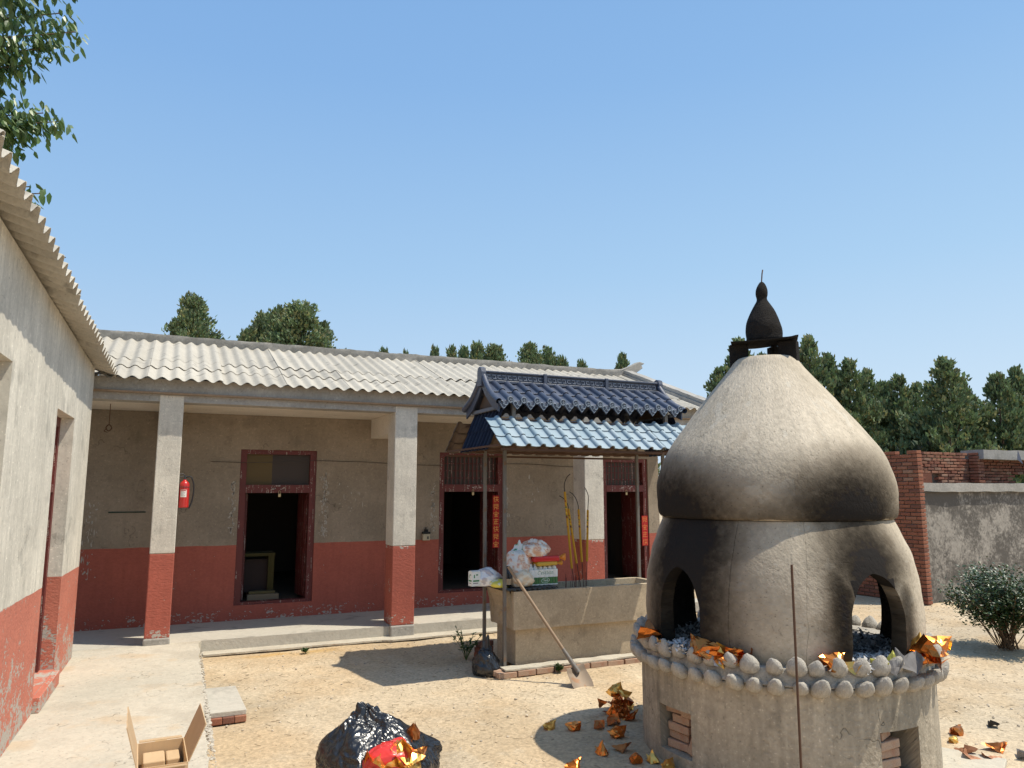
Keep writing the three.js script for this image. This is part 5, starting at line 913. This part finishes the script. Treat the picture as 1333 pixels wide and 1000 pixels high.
{
  const crowns = [0, 1, 2, 3, 4].map((k) => crownGeo(100 + k * 13, 420 - k * 14)), wideCrowns = [0, 1, 2].map((k) => crownGeo(300 + k * 17, 430, .62)), trunkG = boxUV(merge([bar([0, 0, 0], [0, .9, 0], .022, 8, .004), bar([0, .25, 0], [.12, .5, .05], .008, 6, .003), bar([0, .35, 0], [-.11, .6, -.05], .008, 6, .003), bar([0, .45, 0], [.02, .68, -.1], .007, 6, .003)]));
  const L = [[26, 0.4, 8.9, -28.5, 5.9, 'pointed dark evergreen tree behind the left part of the hall roof']];
  for (const [, x, h, z, w, label] of L) tree(x, h, z, w, label);
  function tree(x, h, z, w, label) {
    const t = thing('evergreen_tree', label, 'tree', [x, 0, z], R() * 6.28, null); const k = Math.floor(R() * 5);
    const c = mesh('crown', w > 4 ? wideCrowns[k % 3] : crowns[k], M.farLeaf, t); c.scale.set(w * 1.3, h, w * 1.3); const tr = mesh('trunk', trunkG, M.bark, t); tr.scale.set(h * .6, h, h * .6);
    t.userData.group = null; delete t.userData.group; return t;
  }
  // positions from the skyline: pixel column, top row, distance, width
  const f = 965, th = Math.atan(138 / 965), yw = THREE.MathUtils.degToRad(24.7);
  const place = (px, py, d) => { const fx = Math.sin(yw), fz = -Math.cos(yw), rx = Math.cos(yw), rz = Math.sin(yw), a = px - 666.5, b = -(py - 500), cf = f * Math.cos(th) - b * Math.sin(th), uy = f * Math.sin(th) + b * Math.cos(th); const s = d / cf; return [(fx * cf + rx * a) * s, 1.85 + uy * s, (fz * cf + rz * a) * s]; };
  [[324, 434, 26, 3.2, 'lowest loose evergreen at the left end of the clump behind the hall ridge'], [343, 416, 26.5, 3.6, 'evergreen second from the left in the clump behind the hall ridge'], [362, 407, 26, 3.8, 'evergreen in the middle of the clump behind the hall ridge'], [393, 400, 25.5, 5.2, 'broadest and tallest evergreen at the right of the clump behind the hall ridge'], [419, 428, 26.5, 3.4, 'low evergreen at the right end of the clump behind the hall ridge']].forEach(([px, py, d, w, label]) => { const [x, y, z] = place(px, py, d); tree(x, y + .3, z, w * 1.35, label); });
  const back = [[500, 457, 30, 1.3], [528, 461, 31, .9], [566, 456, 30, 1.2], [588, 455, 29, 1.2], [604, 455, 30, 1.3], [621, 449, 29, 1.3], [643, 451, 29, 1.9], [690, 450, 29, 2.1], [712, 456, 30, 1.6], [731, 468, 30, 1.3], [757, 473, 31, 1.2], [810, 465, 30, 1.3]];
  const bl = ['little evergreen tip peeping over the ridge, leftmost of the small ones', 'tiny evergreen tip second along the ridge', 'evergreen tip standing alone above the middle of the ridge', 'slim evergreen at the left of the five tree clump above the ridge', 'slim evergreen second in the clump above the ridge', 'tallest slim evergreen in the clump above the ridge', 'broad evergreen at the right of the clump above the ridge', 'broad pointed evergreen behind the pavilion ridge', 'evergreen leaning on the broad pointed one behind the pavilion', 'small evergreen at the right of the group behind the pavilion', 'lone small evergreen between pavilion group and ridge finial', 'lone evergreen beside the upturned ridge finial'];
  back.forEach(([px, py, d, w], i) => { const [x, y, z] = place(px, py, d); tree(x, y + .15, z, w * 2.3, bl[i]); });
  const right = [[936, 488, 24, 2.2], [962, 450, 24, 2.4], [992, 470, 25, 2.2], [1020, 462, 25, 2.2], [1052, 447, 23, 2.2], [1078, 470, 24, 2.0], [1104, 477, 23, 2.2], [1128, 490, 24, 1.9], [1150, 505, 25, 2.0], [1170, 497, 23, 2.0], [1194, 508, 24, 1.9], [1228, 476, 22, 2.5], [1212, 520, 25, 1.9], [1254, 506, 24, 1.8], [1276, 545, 27, 1.6], [1298, 496, 22, 2.1], [1322, 488, 23, 1.9], [1350, 500, 23, 2.4], [1384, 480, 23, 2.6]];
  const rl = ['evergreen at the left shoulder of the furnace dome', 'evergreen seen behind the chimney left of the finial', 'evergreen seen between the chimney legs', 'evergreen hidden mostly by the dome right of the finial', 'tall evergreen rising just right of the chimney', 'evergreen right of the tall one by the chimney', 'dark evergreen with double top above the furnace shoulder', 'lower evergreen filling in above the furnace shoulder', 'low evergreen above the brick wall end', 'rounded evergreen above the brick wall end', 'evergreen left of the tallest right hand tree', 'tallest broad evergreen above the brick ruin', 'low evergreen in front of the tallest broad one', 'slim evergreen on the right flank of the tallest broad one', 'lowest evergreen in the gap of the tree row', 'pointed evergreen above the ruin lintel', 'thin topped evergreen near the right edge of the picture', 'evergreen cut by the right edge of the picture', 'evergreen just outside the right edge of the tree row'];
  right.slice(0, 18).forEach(([px, py, d, w], i) => { const [x, y, z] = place(px, py, d); tree(x, y + .25, z, w * 1.5, rl[i]); });
  // hedge-like undergrowth under the row
  const pos = [], col = [], r = rng(404);
  for (let k = 0; k < 14000; k++) { const [x, , z] = place(900 + r() * 560, 560, 21.5 + r() * 3); const y = r() * (3.1 + .7 * n3(x * .8, 0, z * .8)); leafQuad(pos, null, col, V(x, y, z), V(r() - .5, .2 + r(), r() - .5).normalize(), V(r() - .5, r() - .5, r() - .5).normalize(), .14 + r() * .14, .04 + r() * .04, [.055 * (.7 + r() * .8), .085 * (.7 + r() * .7), .034], .4); }
  tag(mesh('undergrowth', leafGeo(pos, col), M.farLeaf), 'dense green undergrowth below the tree row behind the brick walls', null, null, 'stuff');
}
{ // broadleaf tree whose branches hang over the side hall
  const t = thing('broadleaf_tree', 'broadleaf tree with light green leaves reaching over the left roof', 'tree', [-4.6, 0, -7.6]), O = V(-4.6, 0, -7.6), r = rng(909), pos = [], col = [], wood = [];
  wood.push(tube([[0, 0, 0], [.1, 1.8, .05], [.2, 3.6, 0], [.5, 5.2, -.05], [.9, 6.8, 0], [1.2, 8.2, .1]], .14, 24, 8));
  const tips = [[-1.05, 6.15, -7.62], [-1.20, 6.35, -7.7], [-1.5, 6.45, -7.8], [-1.75, 6.55, -7.9], [-1.25, 5.95, -7.65], [-1.55, 5.95, -7.75], [-1.75, 6.05, -7.85], [-1.45, 5.75, -7.7], [-1.70, 5.6, -7.8], [-1.62, 5.85, -7.7], [-1.12, 5.22, -7.6], [-1.25, 5.3, -7.65], [-1.4, 5.2, -7.7], [-1.52, 5.35, -7.75], [-1.62, 5.15, -7.75], [-1.72, 5.3, -7.8], [-1.40, 5.02, -7.65], [-1.60, 4.98, -7.75], [-1.19, 4.52, -7.62], [-1.3, 4.58, -7.66], [-.96, 3.93, -7.56], [-1.02, 6.7, -7.6], [-1.4, 6.8, -7.7], [-1.75, 6.9, -7.8], [-2.0, 6.3, -7.8], [-2.1, 5.7, -7.8], [-2.0, 5.2, -7.7], [-2.3, 6.7, -7.8], [-2.4, 5.9, -7.6], [-2.2, 7.2, -7.7], [-1.7, 7.3, -7.8], [-1.2, 7.2, -7.6]];
  for (let k = 0; k < 70; k++) tips.push([-2.3 - r() * 3.6, 5 + r() * 3.2, -7.6 + (r() - .5) * 3.4]);
  tips.forEach(([x, y, z], q) => {
    const e = V(x, y, z).sub(O), big = q < 32, s = V(clamp(.2 + e.y * .1, 0, 1.1), Math.min(e.y * .72, e.y - .4), 0), m = s.clone().lerp(e, .5).add(V(0, .18, 0));
    wood.push(tube([s, m.clone().add(V(0, .1, 0)), e], q < 32 ? .0055 : .02, 12, 5));
    const n = q === 20 ? 24 : q > 17 && q < 20 ? 44 : big ? 135 : 100;
    for (let k = 0; k < n; k++) {
      const f = r(), base = m.clone().lerp(e, .35 + .65 * Math.sqrt(f)).add(V((r() - .5) * .34, (r() - .5) * .26, (r() - .5) * .34).multiplyScalar(q >= 18 && q <= 20 ? .5 : big ? .85 : 1.8));
      const d = V((r() - .25) * 1.2, -.75 + (r() - .5) * .9, (r() - .5) * 1.2).normalize(), u = V((r() - .5) * .8, 1, (r() - .5) * .8).normalize(), v = .7 + r() * .6;
      leafOval(pos, col, base, d, u, .07 + r() * .05, .019 + r() * .010, [.125 * v, .195 * v, .05 * v], .35);
    }
  });
  mesh('crown', leafGeo(pos, col), M.nearLeaf, t); t.children[0].position.set(0, 0, 0);
  mesh('trunk', merge(wood.map((g) => boxUV(g))), M.bark, t);
  function shift() { }
  // crown was laid out from the trunk's foot
}
{ // rose-like bush at the right
  const t = thing('leafy_bush', 'round green bush growing on the sand before the boundary wall', 'bush', [9.1, 0, -5.8]), r = rng(515), pos = [], col = [], wood = [];
  for (let b = 0; b < 110; b++) {
    const az = r() * 6.283, sp = Math.sqrt(r()), rad = .66 * sp, top = V(Math.cos(az) * rad,   .38 + .58 * (1 - sp * sp * .75) * (.6 + .5 * r()), Math.sin(az) * rad), root = V((r() - .5) * .16, 0, (r() - .5) * .16), mid = root.clone().lerp(top, .5).add(V(0, .12, 0));
    if (b % 2 === 0) wood.push(tube([root, mid, top], .006, 10, 5));
    const n = 80; for (let k = 0; k < n; k++) {
      const f = .42 + .6 * r(), c = root.clone().lerp(top, f).add(V((r() - .5) * .2, (r() - .5) * .17 + .05, (r() - .5) * .2)); if (c.y < .12) continue;
      const v = .6 + r() * .8; leafQuad(pos, null, col, c, V(r() - .5, r() * .7 - .15, r() - .5).normalize(), V((r() - .5) * .9, 1, (r() - .5) * .9).normalize(), .03 + r() * .028, .011 + r() * .008, r() < .04 ? [.16, .09, .05] : [.06 * v, .105 * v, .03 * v], .3);
    }
  }
  mesh('foliage', leafGeo(pos, col), M.nearLeaf, t); mesh('stem', merge(wood.map((g) => boxUV(g))), M.bark, t);
}
{ // weeds
  const weed = (x, z, h, n, label, seed) => {
    const t = thing('weed', label, 'weed', [x, -.01, z]), r = rng(seed), pos = [], col = [], wood = [];
    for (let b = 0; b < n; b++) {
      const az = r() * 6.283, top = V(Math.cos(az) * h * .75 * r(), h * (.5 + .5 * r()), Math.sin(az) * h * .75 * r()); wood.push(tube([[0, 0, 0], top.clone().multiplyScalar(.5).add(V(0, h * .12, 0)), top], .003, 8, 5));
      for (let k = 0; k < 14; k++) { const f = .25 + .75 * r(); leafQuad(pos, null, col, top.clone().multiplyScalar(f).add(V(0, h * .1 * (1 - f), 0)), V(r() - .5, r() * .5, r() - .5).normalize(), V(r() - .5, 1, r() - .5).normalize(), .03 + r() * .03, .009 + r() * .006, [.05 + .03 * r(), .10 + .05 * r(), .03], .3); }
    }
    mesh('foliage', leafGeo(pos, col), M.nearLeaf, t); mesh('stem', merge(wood.map((g) => boxUV(g))), M.plain(.07, .11, .03), t);
  };
  weed(3.10, -7.95, .36, 12, 'leafy green weed growing behind the small black bag', 71); weed(3.76, -7.02, .09, 7, 'tiny green weed at the brick edging behind the shovel', 72); weed(1.55, -9.05, .05, 4, 'tiny green weed on the sand near the pavilion shadow', 73);
}
// ---------------------------------------------------------------- litter of pebbles, straw and crumbled concrete
{
  const r = rng(777), mm = new THREE.Matrix4(), q = new THREE.Quaternion(), e = new THREE.Euler();
  const inst = (name, label, g, m, n, fn, colf) => { const im = new THREE.InstancedMesh(g, m, n); for (let k = 0; k < n; k++) { const [x, y, z, sx, sy, sz] = fn(k); e.set(r() * .6 - .3, r() * 6.3, r() * .6 - .3); mm.compose(V(x, y, z), q.setFromEuler(e), V(sx, sy, sz)); im.setMatrixAt(k, mm); im.setColorAt(k, colf()); } im.name = name; im.castShadow = im.receiveShadow = true; scene.add(im); tag(im, label, null, null, 'stuff'); };
  const peb = new THREE.IcosahedronGeometry(1, 1); { const p = peb.attributes.position; for (let i = 0; i < p.count; i++) { const k = 1 + .3 * n3(p.getX(i) * 1.7, p.getY(i) * 1.7, p.getZ(i) * 1.7); p.setXYZ(i, p.getX(i) * k, p.getY(i) * k, p.getZ(i) * k); } peb.computeVertexNormals(); }
  const spot = () => { let x, z; do { x = .5 + r() * 11; z = -3 - r() * 6.2; } while (Math.hypot(x - BC[0], z - BC[2]) < 1.1 || (x > 3.3 && x < 5.3 && z < -7.1 && z > -7.9)); return [x, z]; };
  inst('pebbles', 'small pebbles strewn over the courtyard earth', peb, std({ roughness: 1 }), 4200, () => { const [x, z] = spot(), s = .0025 + .010 * r() ** 5; return [x, -.012 + s * .3, z, s, s * .7, s]; }, () => { const v = .3 + r() * .3; return rgb(v, v * .85, v * .66); });
  const st = new THREE.CylinderGeometry(1, 1, 1, 5).rotateZ(Math.PI / 2);
  inst('straw', 'bits of straw and twigs strewn over the courtyard earth', st, std({ roughness: 1 }), 2600, () => { const [x, z] = spot(); return [x, -.007, z, .015 + r() * .06, .0016, .0016]; }, () => { const v = .15 + r() * .3; return rgb(v, v * .78, v * .5); });
  inst('rubble', 'crumbled concrete along the broken edge of the path', peb, std({ roughness: 1 }), 2600, (k) => { const z = -5.2 - 4.2 * r() ** .6, w = sstep(-7.6, -9.0, z), x = .43 + (-z - 7.5) * .02 - Math.abs(r() + r() - 1) * (.07 + .32 * w) + .03, s = .003 + .011 * r() ** 4; return [x - .035, x > .43 ? .0 + .03 * r() : .134, z, s * 1.3, s * .6, s]; }, () => { const v = .34 + r() * .22; return rgb(v, v * .9, v * .74); });
}

scene.traverse((o) => { if (o.isMesh) { o.castShadow = true; o.receiveShadow = true; } });
renderer.render(scene, camera);
